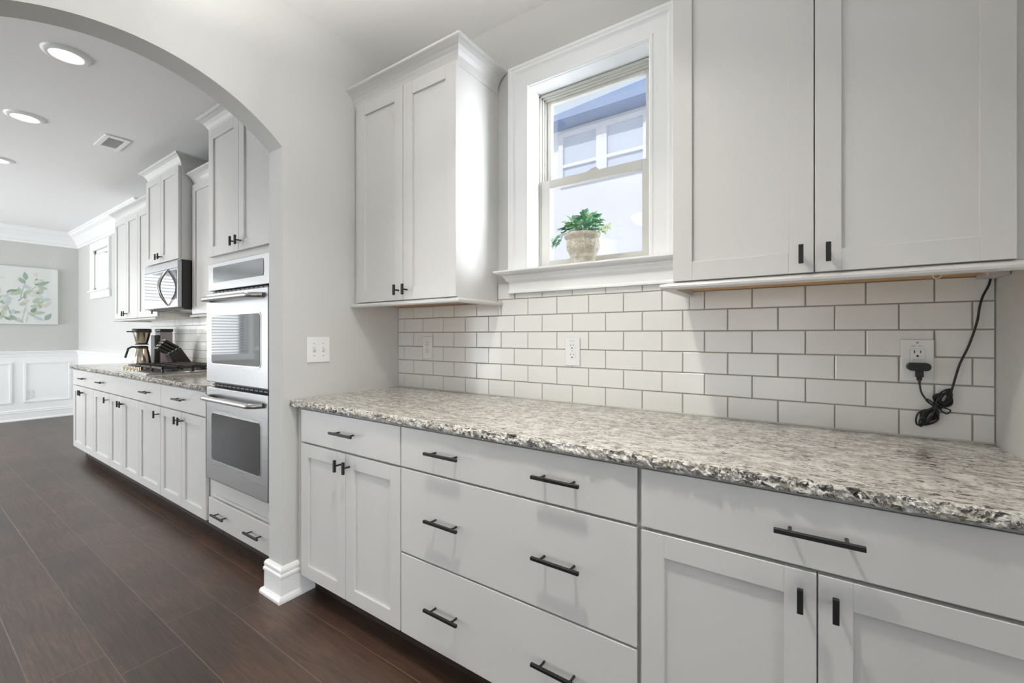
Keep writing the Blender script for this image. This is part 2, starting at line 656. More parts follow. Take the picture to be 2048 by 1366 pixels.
PW = (0.896, 1.480, 1.50, 2.394)         # pantry window opening
KW = (-6.40, -5.70, 1.84, 2.41)          # small kitchen window opening
wall_open('wall_back', 'y', 0.0, 0.15, -7.4, 6.65, [PW, KW], label='greige wall behind the cabinets')
BW = (-3.75, -1.50, 0.85, 2.30)          # window with blinds on the far wall
wall_open('wall_far', 'x', -7.4, -7.25, -5.4, 0.0, [BW], label='greige far wall of the kitchen with white wainscot')
FW = [(wx - 0.8, wx + 0.8, 0.08, 2.3) for wx in (-5.8, -3.9, 1.2, 4.4)]
wall_open('wall_front', 'y', -5.55, -5.4, -7.4, 6.65, FW, label='window wall behind the camera')
wall_open('wall_dining', 'x', 6.5, 6.65, -5.4, 0.0, [(-3.2, -1.0, 0.08, 2.35)], label='dining room wall right of the pantry')
struct(MB().box(2.413, 2.533, -0.78, 0.0, 0, CZ).build('wall_right', WALL), 'greige wall stub at the right end of the counter')

# arched wall between pantry and kitchen
AY0, AY1, SPR, APEX = -0.687, -1.733, 2.077, 2.287
hw = (AY0 - AY1) / 2
sag = APEX - SPR
RAD = (hw * hw + sag * sag) / (2 * sag)
yc, zc = (AY0 + AY1) / 2, APEX - RAD
arc = []
NA = 40
a_max = math.asin(hw / RAD)
for i in range(NA + 1):
    a = lerp(a_max, -a_max, i / NA)
    arc.append((yc + RAD * math.sin(a), zc + RAD * math.cos(a)))
mb = MB()
XA, XB = -0.12, 0.0
YE = -2.42
for X in (XA, XB):
    mb.add([(X, 0, 0), (X, AY0, 0), (X, AY0, SPR), (X, AY0, CZ), (X, 0, CZ)], [[0, 1, 2, 3, 4]])
    mb.add([(X, AY1, 0), (X, YE, 0), (X, YE, CZ), (X, AY1, CZ), (X, AY1, SPR)], [[0, 1, 2, 3, 4]])
    for (y0, z0), (y1, z1) in zip(arc[:-1], arc[1:]):
        mb.add([(X, y0, z0), (X, y1, z1), (X, y1, CZ), (X, y0, CZ)], [[0, 1, 2, 3]])
intr = [(AY0, 0.0)] + arc + [(AY1, 0.0)]
for (y0, z0), (y1, z1) in zip(intr[:-1], intr[1:]):
    mb.add([(XA, y0, z0), (XA, y1, z1), (XB, y1, z1), (XB, y0, z0)], [[0, 1, 2, 3]])
mb.add([(XA, YE, 0), (XB, YE, 0), (XB, YE, CZ), (XA, YE, CZ)], [[0, 1, 2, 3]])
struct(mb.build('wall_arch', WALL), 'greige wall with an arched opening into the kitchen')

# ------------------------------------------------------------------ trim
BASEP = [(0.0, 0.0), (0.031, 0.0), (0.031, 0.012), (0.026, 0.022), (0.016, 0.028), (0.015, 0.104), (0.019, 0.108), (0.019, 0.118), (0.014, 0.126), (0.016, 0.132), (0.016, 0.142), (0.010, 0.152), (0.0, 0.155)]
struct(MB().sweep(BASEP, [(XA, -0.05), (XA, AY0), (XB, AY0), (XB, -0.53)][::1]).build('baseboard_arch', TRIM), 'white stepped baseboard wrapping the arch post')
struct(MB().sweep(BASEP, [(0.0, AY1 - 0.4), (0.0, AY1), (XA, AY1), (XA, AY1 - 0.4)]).build('baseboard_left', TRIM))
struct(MB().sweep(BASEP, [(-7.25, -5.4), (-7.25, 0), (-4.10, 0)]).build('baseboard_far', TRIM), 'white baseboard along the far kitchen wall')
RAILP = [(0, 0.905), (0.012, 0.910), (0.014, 0.940), (0.022, 0.950), (0.022, 0.962), (0.034, 0.970), (0.034, 0.984), (0.0, 0.990)]
for ya, yb in ((-5.4, -3.87), (-1.38, 0)):
    pth = [(-7.25, ya), (-7.25, yb)] + ([(-4.11, 0)] if yb == 0 else [])
    struct(MB().sweep(RAILP, pth).build('trim_1', TRIM), 'white chair rail on the far kitchen walls')
CRP = [(0, 2.535), (0.012, 2.535), (0.016, 2.56), (0.03, 2.575), (0.05, 2.62), (0.085, 2.675), (0.12, 2.70), (0.125, 2.72), (0.14, 2.73), (0.14, 2.745), (0, 2.745)]
struct(MB().sweep(CRP, [(-7.25, -5.4), (-7.25, 0), (-4.17, 0)]).build('trim_2', TRIM), 'deep white crown moulding at the far kitchen ceiling')
# painted wainscot field and framed panels below the chair rail
struct(MB().box(-7.25, -7.246, -1.38, 0, 0.15, 0.91).box(-7.25, -4.11, -0.004, 0, 0.15, 0.91).build('trim_3', TRIM), 'white painted wainscot field')
for k, (ya, yb) in enumerate(((-0.566, -0.09), (-1.15, -0.675))):
    m = MB()
    w = 0.026
    for (p, q, r, s) in ((ya, yb, 0.25, 0.25 + w), (ya, yb, 0.83 - w, 0.83)):
        m.box(-7.246, -7.232, p, q, r, s, bev=0.004)
    for (p, q) in ((ya, ya + w), (yb - w, yb)):
        m.box(-7.246, -7.232, p, q, 0.25 + w, 0.83 - w, bev=0.004)
    struct(m.build('trim_%d' % (4 + k), TRIM), 'white picture-frame wainscot panel on the far wall')


# ------------------------------------------------------------------ cabinet parts
def shaker(x0, x1, z0, z1, yf, st=0.057, th=0.019):
    m = MB()
    g = 0.0009
    m.box(x0, x0 + st, yf, yf + th, z0, z1, bev=g, seg=1)
    m.box(x1 - st, x1, yf, yf + th, z0, z1, bev=g, seg=1)
    m.box(x0 + st, x1 - st, yf, yf + th, z0, z0 + st, bev=g, seg=1)
    m.box(x0 + st, x1 - st, yf, yf + th, z1 - st, z1, bev=g, seg=1)
    m.box(x0 + st - 0.004, x1 - st + 0.004, yf + 0.009, yf + 0.015, z0 + st - 0.004, z1 - st + 0.004)
    return m


def slab(x0, x1, z0, z1, yf, th=0.019):
    return MB().box(x0, x1, yf, yf + th, z0, z1, bev=0.0018)


def bar_pull(x, z, yf, L=0.152):
    m = MB()
    h = 0.0048
    m.box(x - L / 2, x + L / 2, yf - 0.036, yf - 0.0265, z - h, z + h, bev=0.0008, seg=1)
    for s in (-1, 1):
        m.lathe([(0.0048, 0.0), (0.0048, 0.004), (0.0036, 0.009), (0.0036, 0.028)], (x + s * 0.048, yf - 0.028, z), 14, axis='y')
    return m


def t_knob(x, z, yf):
    m = MB()
    m.box(x - 0.0055, x + 0.0055, yf - 0.036, yf - 0.0265, z - 0.025, z + 0.025, bev=0.0008, seg=1)
    m.lathe([(0.0038, 0.0), (0.0038, 0.028)], (x, yf - 0.028, z), 14, axis='y')
    return m


def add_door(root, x0, x1, z0, z1, yf, knob=None, kz=None, st=0.057):
    d = shaker(x0, x1, z0, z1, yf, st).build('door', PAINT, root)
    if knob:
        kx = x1 - 0.028 if knob == 'r' else x0 + 0.028
        t_knob(kx, kz, yf).build('knob', BLACK, d)
    return d


def add_drawer(root, x0, x1, z0, z1, yf, pulls=()):
    d = slab(x0, x1, z0, z1, yf).build('drawer', PAINT, root)
    for px in pulls:
        bar_pull(px, (z0 + z1) / 2 + 0.003, yf).build('pull', BLACK, d)
    return d


YB = -0.635          # base door faces
BZ0, BZ1 = 0.112, 0.719
DZ0, DZ1 = 0.7275, 0.874


def base_body(root, x0, x1, toe=True, lside=False):
    m = MB()
    m.box(x0, x1, YB + 0.0205, -0.02, 0.105, 0.8825, mat=0)
    o = m.build('body', PAINT, root)
    if toe:
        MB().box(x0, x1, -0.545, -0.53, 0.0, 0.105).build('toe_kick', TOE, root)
    return o


BASEGRP = 'base cabinets under the pantry counter'
c = thing('base_cabinet', (0.37, -0.32, 0), 'narrow white base cabinet beside the arch post, one drawer over two doors', 'cabinet', BASEGRP)
base_body(c, 0.004, 0.7365)
add_door(c, 0.064, 0.3965, BZ0, BZ1, YB, 'r', 0.671)
add_door(c, 0.3995, 0.734, BZ0, BZ1, YB, 'l', 0.671)
add_drawer(c, 0.064, 0.734, DZ0, DZ1, YB, (0.405,))

c = thing('base_cabinet', (1.19, -0.32, 0), 'wide white drawer cabinet, three drawers with six black pulls', 'cabinet', BASEGRP)
base_body(c, 0.7365, 1.6345)
px = (0.965, 1.402)
add_drawer(c, 0.7395, 1.6265, DZ0, DZ1, YB, px)
add_drawer(c, 0.7395, 1.6265, 0.412, 0.7205, YB, px)
add_drawer(c, 0.7395, 1.6265, BZ0, 0.4055, YB, px)

c = thing('base_cabinet', (2.02, -0.32, 0), 'white base cabinet at the right end of the pantry counter, nearest the camera', 'cabinet', BASEGRP)
base_body(c, 1.6345, 2.409)
add_door(c, 1.638, 2.0035, BZ0, BZ1, YB, 'r', 0.669)
add_door(c, 2.0065, 2.372, BZ0, BZ1, YB, 'l', 0.669)
add_drawer(c, 1.638, 2.372, DZ0, DZ1, YB, (2.005,))


# ------------------------------------------------------------------ granite counters
def counter(name, x0, x1, label, right_edge=False):
    from mathutils import noise
    m = MB()
    zt, zb = 0.914, 0.884
    yt = -0.640
    n = int((x1 - x0) / 0.0045)
    prof = [(yt, zt), (yt - 0.005, zt - 0.0015), (yt - 0.008, zt - 0.006), (yt - 0.010, zt - 0.012), (yt - 0.011, zt - 0.018), (yt - 0.009, zt - 0.024), (yt - 0.004, zb)]
    vs = []
    for i in range(n + 1):
        x = lerp(x0, x1, i / n)
        for j, (y, z) in enumerate(prof):
            a = 0.0062 if j else 0.0022
            d = noise.cell(Vector((x * 55 + 9 * noise.noise(Vector((x * 30, z * 90, 2))), z * 85, 3.1))) * a * 0.8 - a * 0.4
            d += noise.noise(Vector((x * 60, z * 90, 3.1))) * a * 0.8 + noise.noise(Vector((x * 150, z * 200, 7.7))) * a * 0.6
            dz = noise.noise(Vector((x * 70, j * 2.0, 1.3))) * 0.0022 if 0 < j < len(prof) - 1 else 0
            vs.append((x, y + d, z + dz))
    k = len(prof)
    fs = []
    for i in range(n):
        for j in range(k - 1):
            fs.append([i * k + j, (i + 1) * k + j, (i + 1) * k + j + 1, i * k + j + 1])
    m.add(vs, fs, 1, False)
    # flat top, following the broken front line
    tv = [(lerp(x0, x1, i / n), vs[i * k][1], vs[i * k][2]) for i in range(n + 1)]
    bv = [(p[0], -0.0005, zt) for p in tv]
    m.add(tv + bv, [[i, i + 1, n + 2 + i, n + 1 + i] for i in range(n)], 0, False)
    m.add([(x0, yt - 0.002, zb), (x1, yt - 0.002, zb), (x1, -0.0005, zb), (x0, -0.0005, zb)], [[0, 1, 2, 3]], 0)
    for xx, i in ((x0, 0), (x1, n)):
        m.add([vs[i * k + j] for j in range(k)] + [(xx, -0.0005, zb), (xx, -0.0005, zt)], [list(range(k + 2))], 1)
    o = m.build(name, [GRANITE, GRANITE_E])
    s = MB().box(x0 + 0.003, x1 - 0.003, YB + 0.004, -0.03, 0.8826, 0.8838).build('underlay', SUBSTR, o)
    MB().box(x0 + 0.003, x1 - 0.003, YB + 0.0035, YB + 0.0195, 0.8755, 0.8825).build('build_up_strip', SUBSTR, o)
    return tag(o, label, 'countertop')


counter('granite_countertop', 0.001, 2.412, 'speckled grey granite countertop with chiselled edge across the pantry')
counter('granite_countertop', -4.115, -0.962, 'granite countertop under the cooktop in the kitchen beyond the arch')


# ------------------------------------------------------------------ tiled backsplash
def backsplash(name, x0, x1, z0, ztop, first, TX, TZ, label, holes=()):
    """ztop(row) limits; bevelled running-bond tiles set proud of a grout bed"""
    m = MB()
    J = 0.0030
    yb, yf = -0.0015, -0.0085
    bv = 0.0022
    rows = 7
    for (a, b, zt) in ztop:
        m.box(a, b, yb - 0.0036, -0.0002, z0, zt, mat=1)

    def tile(a, b, p, q):
        if b - a < 0.006 or q - p < 0.006:
            return
        e = [(a, p), (b, p), (b, q), (a, q)]
        i1 = [(a + bv * .35, p + bv * .35), (b - bv * .35, p + bv * .35), (b - bv * .35, q - bv * .35), (a + bv * .35, q - bv * .35)]
        i2 = [(a + bv, p + bv), (b - bv, p + bv), (b - bv, q - bv), (a + bv, q - bv)]
        vs = [(x, yb - .002, z) for x, z in e] + [(x, yf + .0008, z) for x, z in i1] + [(x, yf, z) for x, z in i2]
        fs = [[8, 9, 10, 11]]
        for r in (0, 4):
            for k in range(4):
                fs.append([r + k, r + (k + 1) % 4, r + 4 + (k + 1) % 4, r + 4 + k])
        m.add(vs, fs, 0)
    for r in range(rows):
        p, q = z0 + r * TZ + J / 2, z0 + (r + 1) * TZ - J / 2
        if r == 0:
            p += 0.002
        off = first if r % 2 == 1 else first - TX / 2
        x = off - 3 * TX
        while x < x1:
            a, b = x + J / 2, x + TX - J / 2
            a, b = max(a, x0 + J / 2), min(b, x1 - J / 2)
            seg = [t_ for t_ in ztop if t_[0] < b and t_[1] > a]
            if b > a and all(q <= t_[2] for t_ in seg):
                tile(a, b, p, q)
            else:
                for (ca, cb, zt) in seg:
                    if min(q, zt) > p:
                        tile(max(a, ca), min(b, cb), p, min(q, zt))
            x += TX
    m.box(x0, x1, -0.0115, -0.0005, z0, z0 + 0.004, bev=0.001, seg=1, mat=2)
    o = m.build(name, [TILE, GROUT, CAULK])
    return tag(o, label, 'backsplash')


# rows C (third and fifth from the counter) start at x = 0.1281
backsplash('tile_backsplash', 0.0005, 2.4125, 0.914, [(0.0005, 0.727, 1.372), (0.727, 0.83, 1.465), (0.83, 1.62, 1.414), (1.62, 2.4125, 1.377)], 0.1281, 0.1545, 0.0790,
           'white subway tile backsplash behind the pantry counter')
backsplash('tile_backsplash', -4.10, -0.97, 0.914, [(-4.10, -0.97, 1.377)], -4.02, 0.1545, 0.0790,
           'glossy white tile backsplash behind the kitchen cooktop')

# ------------------------------------------------------------------ upper cabinets
CROWN = [(0.0, 2.400), (0.003, 2.400), (0.004, 2.420), (0.009, 2.438), (0.018, 2.455), (0.030, 2.469), (0.044, 2.480), (0.053, 2.485), (0.057, 2.489), (0.057, 2.498), (0.0, 2.498)]
LRAIL = [(0.0, 1.361), (0.016, 1.357), (0.028, 1.357), (0.033, 1.362), (0.034, 1.368), (0.031, 1.374), (0.020, 1.377), (0.012, 1.380), (0.0, 1.380)]


def off(prof, dz):
    return [(r, z + dz) for r, z in prof]


def upper(name, x0, x1, doors, yb, label, zb=1.378, zt=2.40, left=False, right=True, rail=True, cat='cabinet', group=None, st=0.057, crown=True, kz=None, fill=0.0, smooth_top=0.0):
    c = thing(name, ((x0 + x1) / 2, yb / 2, zb), label, cat, group)
    m = MB()
    m.box(x0, x1, yb, -0.001, zb + 0.004, zt + 0.08, mat=0)
    m.box(x0 + 0.002, x1 - 0.002, yb + 0.002, -0.002, zb, zb + 0.004, mat=0 if group else 1)
    m.build('body', [PAINT, WOODU], c)
    path = [(x0, yb), (x1, yb)]
    if left:
        path = [(x0, -0.0105)] + path
    if right:
        path = path + [(x1, -0.0105)]
    if crown:
        MB().sweep(off(CROWN, zt - 2.40), path).build('crown_moulding', PAINT, c)
    if rail:
        MB().sweep(LRAIL, path).build('light_rail', PAINT, c)
    for (a, b, k) in doors:
        add_door(c, a, b, zb + 0.005, zt + 0.011, yb - 0.0195, k, kz or zb + 0.052, st)
    return c


YU = -0.2985
upper('upper_cabinet', 0.001, 0.722, [(0.040, 0.3895, 'r'), (0.3925, 0.727, 'l')], YU,
      'white upper cabinet with crown moulding left of the window, beside the arch wall', st=0.062)
c = upper('upper_cabinet', 1.634, 2.411, [(1.637, 2.0015, 'r'), (2.0045, 2.369, 'l')], YU,
          'large white upper cabinet right of the window, its top out of view', left=True, right=False)
# small cup hook screwed under it, and the filler end
pts = [(2.262 + 0.0075 * math.sin(a), -0.20, 1.3665 - 0.0075 * math.cos(a)) for a in [PI * 1.05 - k * PI * 1.75 / 14 for k in range(15)]]
MB().tube(pts, 0.0016, 8).build('cup_hook', PLATE, c, 'small white cup hook under the cabinet')
MB().box(2.372, 2.411, -0.12, -0.02, 1.368, 1.378, bev=0.001).build('filler_block', PAINT, c)

# ------------------------------------------------------------------ pantry window
w = struct_root('window_1', (1.188, 0.05, 1.5), 'white cased double-hung window above the pantry backsplash')
x0, x1, z0, z1 = 0.908, 1.468, 1.50, 2.382
zs = 1.520   # top of the stool
CAS = [(0.0, 0.000), (0.012, 0.000), (0.016, 0.004), (0.016, 0.014), (0.013, 0.018), (0.013, 0.068), (0.016, 0.074), (0.022, 0.080), (0.022, 0.090), (0.026, 0.096), (0.026, 0.106), (0.0, 0.107)]
# casing: profile (proud, distance from the opening), mitred around three sides
vs = []
k = len(CAS)
ex = 0.002
for corner in range(4):
    for (pr, d) in CAS:
        dd = d + ex
        X = x0 - dd if corner in (0, 1) else x1 + dd
        Z = zs if corner in (0, 3) else z1 + dd
        vs.append((X, -pr - 0.0005, Z))
fs = [[i * k + j, i * k + (j + 1) % k, (i + 1) * k + (j + 1) % k, (i + 1) * k + j] for i in range(3) for j in range(k)]
mb = MB().add(vs, fs).add(vs, [list(range(k)), [3 * k + j for j in range(k)]])
mb.build('casing', TRIM, w)
m = MB()
t = 0.012
m.box(x0 - t, x0, -0.001, 0.15, zs, z1)
m.box(x1, x1 + t, -0.001, 0.15, zs, z1)
m.box(x0 - t, x1 + t, -0.001, 0.15, z1, z1 + t)
m.build('jamb', TRIM, w)
STOOL = [(0.0, 1.497), (0.018, 1.497), (0.026, 1.499), (0.030, 1.503), (0.040, 1.505), (0.050, 1.509), (0.054, 1.513), (0.054, 1.520), (0.0, 1.520)]
m = MB()
m.sweep([(r + 0.012 if r else 0, z) for r, z in STOOL], [(x0 - 0.100, 0.0), (x0 - 0.100, -0.004), (x1 + 0.100, -0.004), (x1 + 0.100, 0.0)])
m.box(x0 - t, x1 + t, -0.004, 0.15, 1.500, 1.5198)
m.build('stool', TRIM, w)
AP = [(0, 1.414), (0.022, 1.414), (0.022, 1.420), (0.018, 1.428), (0.018, 1.462), (0.024, 1.468), (0.030, 1.474), (0.034, 1.484), (0.040, 1.490), (0.044, 1.497), (0, 1.497)]
MB().sweep(AP, [(x0 - 0.088, 0.0), (x0 - 0.088, -0.001), (x1 + 0.088, -0.001), (x1 + 0.088, 0.0)]).build('apron', TRIM, w)
# vinyl frame with stepped tracks
m = MB()
fx0, fx1, fz0, fz1 = x0, x1, zs, z1 - 0.006
for (d0, d1, ya, yb) in ((0.0, 0.010, 0.085, 0.15), (0.010, 0.018, 0.094, 0.15), (0.018, 0.026, 0.104, 0.15)):
    m.box(fx0 + d0, fx0 + d1, ya, yb, fz0, fz1 - d0, bev=0.001, seg=1)
    m.box(fx1 - d1, fx1 - d0, ya, yb, fz0, fz1 - d0, bev=0.001, seg=1)
    m.box(fx0 + d0, fx1 - d0, ya, yb, fz1 - d1, fz1 - d0, bev=0.001, seg=1)
m.box(fx0, fx1, 0.085, 0.15, fz0, fz0 + 0.012, bev=0.001, seg=1)
m.build('window_frame', VINYL, w)


def sash(name, a, b, p, q, ya, yb, sl, sb, stt, g):
    m = MB()
    m.box(a, a + sl, ya, yb, p, q, bev=0.002)
    m.box(b - sl, b, ya, yb, p, q, bev=0.002)
    m.box(a + sl, b - sl, ya, yb, p, p + sb, bev=0.002)
    m.box(a + sl, b - sl, ya, yb, q - stt, q, bev=0.002)
    o = m.build(name, VINYL, w)
    ym = yb - 0.005
    MB().box(a + sl - 0.003, b - sl + 0.003, ym, ym + 0.003, p + sb - 0.003, q - stt + 0.003).build('pane', GLASS, o)
    return o


sash('upper_sash', fx0 + 0.026, fx1 - 0.026, 1.935, fz1 - 0.026, 0.115, 0.138, 0.024, 0.030, 0.015, 0)
ls = sash('lower_sash', fx0 + 0.008, fx1 - 0.008, fz0 + 0.010, 1.958, 0.088, 0.112, 0.050, 0.042, 0.040, 0)
m = MB()
m.box(1.158, 1.214, 0.092, 0.112, 1.958, 1.966, bev=0.002)
m.box(1.172, 1.206, 0.094, 0.110, 1.966, 1.974, bev=0.003)
m.build('sash_lock', VINYL, w)

# neighbour's house outside
h = thing('neighbour_house', (0.0, 4.4, 0), 'pale house next door seen through the pantry window, with dark blue eave', 'house')
MB().box(-5.0, 4.0, 3.75, 6.0, 0.0, 4.30).build('wall', HOUSE, h)
m = MB()
m.prism([(3.45, 4.12), (3.75, 4.12), (3.75, 4.16), (3.45, 4.16)], 'x', -5.0, 4.0)
m.add([(-5, 3.45, 3.884), (4, 3.45, 4.57), (4, 6.0, 5.4), (-5, 6.0, 4.8)], [[0, 1, 2, 3]])
m.add([(-1.9, 3.449, 4.12), (4, 3.449, 4.12), (4, 3.449, 4.57)], [[0, 1, 2]])
m.build('eave', EAVE, h, 'dark blue eave and fascia')
f = MB()
wa, wb, wz0, wz1 = -0.86, 0.27, 3.42, 3.99
f.box(wa - 0.07, wa, 3.70, 3.76, wz0, wz1 + 0.07).box(wb, wb + 0.07, 3.70, 3.76, wz0, wz1 + 0.07).box(wa, wb, 3.70, 3.76, wz1, wz1 + 0.07)
f.box(-0.36, -0.21, 3.70, 3.76, wz0, wz1)
f.box(wa, wb, 3.705, 3.76, 3.565, 3.61)
f.box(wa - 0.07, wb + 0.07, 3.69, 3.76, 3.33, 3.42)
fo = f.build('window_frame', HOUSE, h)
MB().box(wa, wb, 3.735, 3.745, wz0, wz1).build('window_glass', NGLASS, fo)

# kitchen small window
w = struct_root('window_2', (-6.05, 0.05, 1.84), 'small bright white window high on the kitchen back wall')
x0, x1, z0, z1 = KW
vs = []
for corner in range(4):
    for (pr, d) in CAS:
        dd = d * 0.95 + ex
        X = x0 - dd if corner in (0, 1) else x1 + dd
        Z = z0 if corner in (0, 3) else z1 + dd
        vs.append((X, -pr - 0.0005, Z))
MB().add(vs, fs).add(vs, [list(range(k)), [3 * k + j for j in range(k)]]).build('casing', TRIM, w)
MB().box(x0 - 0.13, x1 + 0.13, -0.05, 0.10, 1.822, 1.842, bev=0.004).build('stool', TRIM, w)
MB().box(x0 - 0.10, x1 + 0.10, -0.024, -0.0005, 1.725, 1.822, bev=0.004).build('apron', TRIM, w)
m = MB()
for a, b, p, q in ((x0, x0 + 0.045, z0, z1), (x1 - 0.045, x1, z0, z1), (x0, x1, z1 - 0.045, z1), (x0, x1, z0, z0 + 0.045)):
    m.box(a, b, 0.012, 0.035, p, q, bev=0.002)
m.build('window_frame', TRIM, w)
MB().box(x0, x0 + 0.006, 0.036, 0.149, z0, z1).box(x1 - 0.006, x1, 0.036, 0.149, z0, z1).build('jamb', TRIM, w)
MB().box(x0 + 0.04, x1 - 0.04, 0.022, 0.026, z0 + 0.04, z1 - 0.04).build('pane', GLASS, w)

# far window with blinds (seen mirrored in the ovens and tile)
w = struct_root('window_3', (-7.25, -2.5, 0.85), 'kitchen window with white blinds on the far wall')
m = MB()
ya, yb, za, zb = BW
for (p, q, r, s) in ((ya - 0.1, ya, za, zb + 0.1), (yb, yb + 0.1, za, zb + 0.1), (ya, yb, zb, zb + 0.1), (ya - 0.12, yb + 0.12, za - 0.12, za)):
    m.box(-7.25, -7.228, p, q, r, s, bev=0.004)
m.box(-7.36, -7.32, (ya + yb) / 2 - 0.04, (ya + yb) / 2 + 0.04, za, zb)
m.build('casing', TRIM, w)
m = MB()
for i in range(26):
    z = za + 0.03 + i * 0.055
    m.box(-0.024, 0.024, ya + 0.02, yb - 0.02, -0.0015, 0.0015, M=Matrix.Translation((-7.29, 0, z)) @ Matrix.Rotation(math.radians(28), 4, 'Y'))
m.build('blind', BLIND, w)
for i, (a, b, p, q) in enumerate(FW):
    m = MB()
    for (r, s, u, v) in ((a - 0.09, a, p, q + 0.09), (b, b + 0.09, p, q + 0.09), (a, b, q, q + 0.09), (a - 0.1, b + 0.1, p - 0.1, p)):
        m.box(r, s, -5.4, -5.38, u, v, bev=0.003)
    m.box((a + b) / 2 - 0.03, (a + b) / 2 + 0.03, -5.5, -5.46, p, q)
    m.box(a, b, -5.5, -5.46, 1.42, 1.48)
    struct(m.build('window_%d' % (4 + i), TRIM))

# ------------------------------------------------------------------ kitchen cabinets beyond the arch
KG = 'kitchen base cabinets in a row'
KB = [(-4.066, -3.339, [(-4.064, -3.697, 'r'), (-3.694, -3.341, 'l')], (-3.66,), 'leftmost kitchen base cabinet, farthest from the arch, with two narrow doors'),
      (-3.339, -2.861, [(-3.337, -2.863, 'r')], (-3.07,), 'kitchen base cabinet with a single door, second from the far end'),
      (-2.861, -1.697, [(-2.859, -2.509, 'r'), (-2.506, -2.144, 'l'), (-2.141, -1.699, 'r')], (-1.95,), 'wide kitchen base cabinet with three doors directly below the cooktop'),
      (-1.697, -0.963, [(-1.693, -1.335, 'r'), (-1.332, -0.966, 'l')], (-1.33,), 'kitchen base cabinet right beside the double oven tower')]
for (a, b, ds, pulls, lab) in KB:
    c = thing('base_cabinet', ((a + b) / 2, -0.32, 0), lab, 'cabinet', KG)
    base_body(c, a, b)
    for (p, q, kk) in ds:
        add_door(c, p, q, BZ0, BZ1, YB, kk, 0.668)
    add_drawer(c, ds[0][0], ds[-1][1], DZ0, DZ1, YB, pulls)

UG = 'kitchen upper cabinets'
upper('upper_cabinet', -4.085, -3.366, [(-4.080, -3.702, 'r'), (-3.699, -3.369, 'l')], YU, 'kitchen upper cabinet with two doors beside the small window', left=True, right=False, group=UG)
upper('upper_cabinet', -3.366, -2.836, [(-3.363, -2.839, 'r')], YU, 'kitchen upper cabinet with one door, left of the microwave', right=False, group=UG)
upper('upper_cabinet', -2.86 + 0.027, -2.098, [(-2.828, -2.482, 'r'), (-2.479, -2.106, 'l')], -0.381, 'tall crowned kitchen cabinet directly above the microwave', zb=1.815, zt=2.545, left=True, rail=False, group=UG)
upper('upper_cabinet', -2.080, -0.968, [(-2.075, -1.535, 'r'), (-1.532, -0.972, 'l')], YU, 'kitchen upper cabinet between the microwave and the oven tower', right=False, group=UG)

# oven tower
c = thing('oven_cabinet', (-0.55, -0.3, 0), 'tall white oven cabinet just beyond the arch, drawer at floor', 'cabinet')
m = MB()
tx0, tx1, yf = -0.955, -0.127, -0.6145
m.box(tx0, -0.893, yf, -0.001, 0.105, 2.44)
m.box(-0.178, tx1, yf, -0.001, 0.105, 2.44)
m.box(-0.893, -0.178, yf, -0.001, 0.105, 0.372)
m.box(-0.893, -0.178, yf, -0.001, 1.628, 2.44)
m.box(-0.893, -0.178, -0.03, -0.001, 0.372, 1.628)
m.build('body', PAINT, c)
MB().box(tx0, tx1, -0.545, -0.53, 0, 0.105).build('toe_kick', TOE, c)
MB().sweep(CROWN, [(tx0, -0.365), (tx0, yf), (tx1, yf)]).build('crown_moulding', PAINT, c)
MB().box(-0.90, -0.17, -0.624, yf, 0.268, 0.282, bev=0.002).build('ledge', PAINT, c)
add_door(c, -0.925, -0.5515, 1.672, 2.411, YB, 'r', 1.722)
add_door(c, -0.5485, -0.175, 1.672, 2.411, YB, 'l', 1.722)
add_drawer(c, -0.925, -0.175, BZ0, 0.264, YB, (-0.745, -0.355))

o = thing('double_oven', (-0.535, -0.35, 0.376), 'stainless steel double wall oven built into the tall cabinet', 'oven')
ox0, ox1 = -0.887, -0.184
MB().box(ox0 + 0.005, ox1 - 0.005, -0.615, -0.05, 0.376, 1.624).build('body', simple('oven_body', (0.05, 0.05, 0.05), 0.5), o)
m = MB()
m.box(ox0, ox1, -0.650, -0.6155, 1.468, 1.624, bev=0.003)
cp = m.build('control_panel', STEEL, o)


def rrect(x0, x1, z0, z1, r, n=5):
    pts = []
    for (cx, cz, a0) in ((x1 - r, z1 - r, 0), (x0 + r, z1 - r, 90), (x0 + r, z0 + r, 180), (x1 - r, z0 + r, 270)):
        for i in range(n + 1):
            a = math.radians(a0 + 90 * i / n)
            pts.append((cx + r * math.cos(a), cz + r * math.sin(a)))
    return pts


MB().prism(rrect(ox0 + 0.065, ox1 - 0.065, 1.512, 1.600, 0.012), 'y', -0.652, -0.6495).build('display', DISPLAY, cp, 'dark glass display')
for zb_, zt_, wz0, wz1, hz in ((0.948, 1.452, 1.050, 1.330, 1.413), (0.392, 0.918, 0.505, 0.780, 0.865)):
    m = MB().box(ox0, ox1, -0.660, -0.6165, zb_, zt_, bev=0.004)
    d = m.build('oven_door', STEEL, o)
    MB().prism(rrect(ox0 + 0.070, ox1 - 0.070, wz0, wz1, 0.022), 'y', -0.6625, -0.6595).build('window_trim', HANDLES, d)
    MB().prism(rrect(ox0 + 0.076, ox1 - 0.076, wz0 + 0.006, wz1 - 0.006, 0.018), 'y', -0.6640, -0.6600).build('oven_window', OVGLASS, d, 'dark reflective glass')
    pts, rad = [], []
    for i in range(25):
        tt = i / 24
        x = lerp(ox0 + 0.045, ox1 - 0.045, tt)
        e = min(1.0, min(tt, 1 - tt) / 0.10)
        pts.append((x, -0.664 - 0.050 * math.sin(e * PI / 2), hz))
        rad.append(0.0135)
    MB().tube(pts, 0.0135, 16, radii=rad).build('handle', HANDLES, d, 'satin metal bar handle')
m = MB()
m.box(ox0, ox1, -0.640, -0.6165, 0.376, 0.388, bev=0.002)
m.build('lower_trim', STEEL, o)
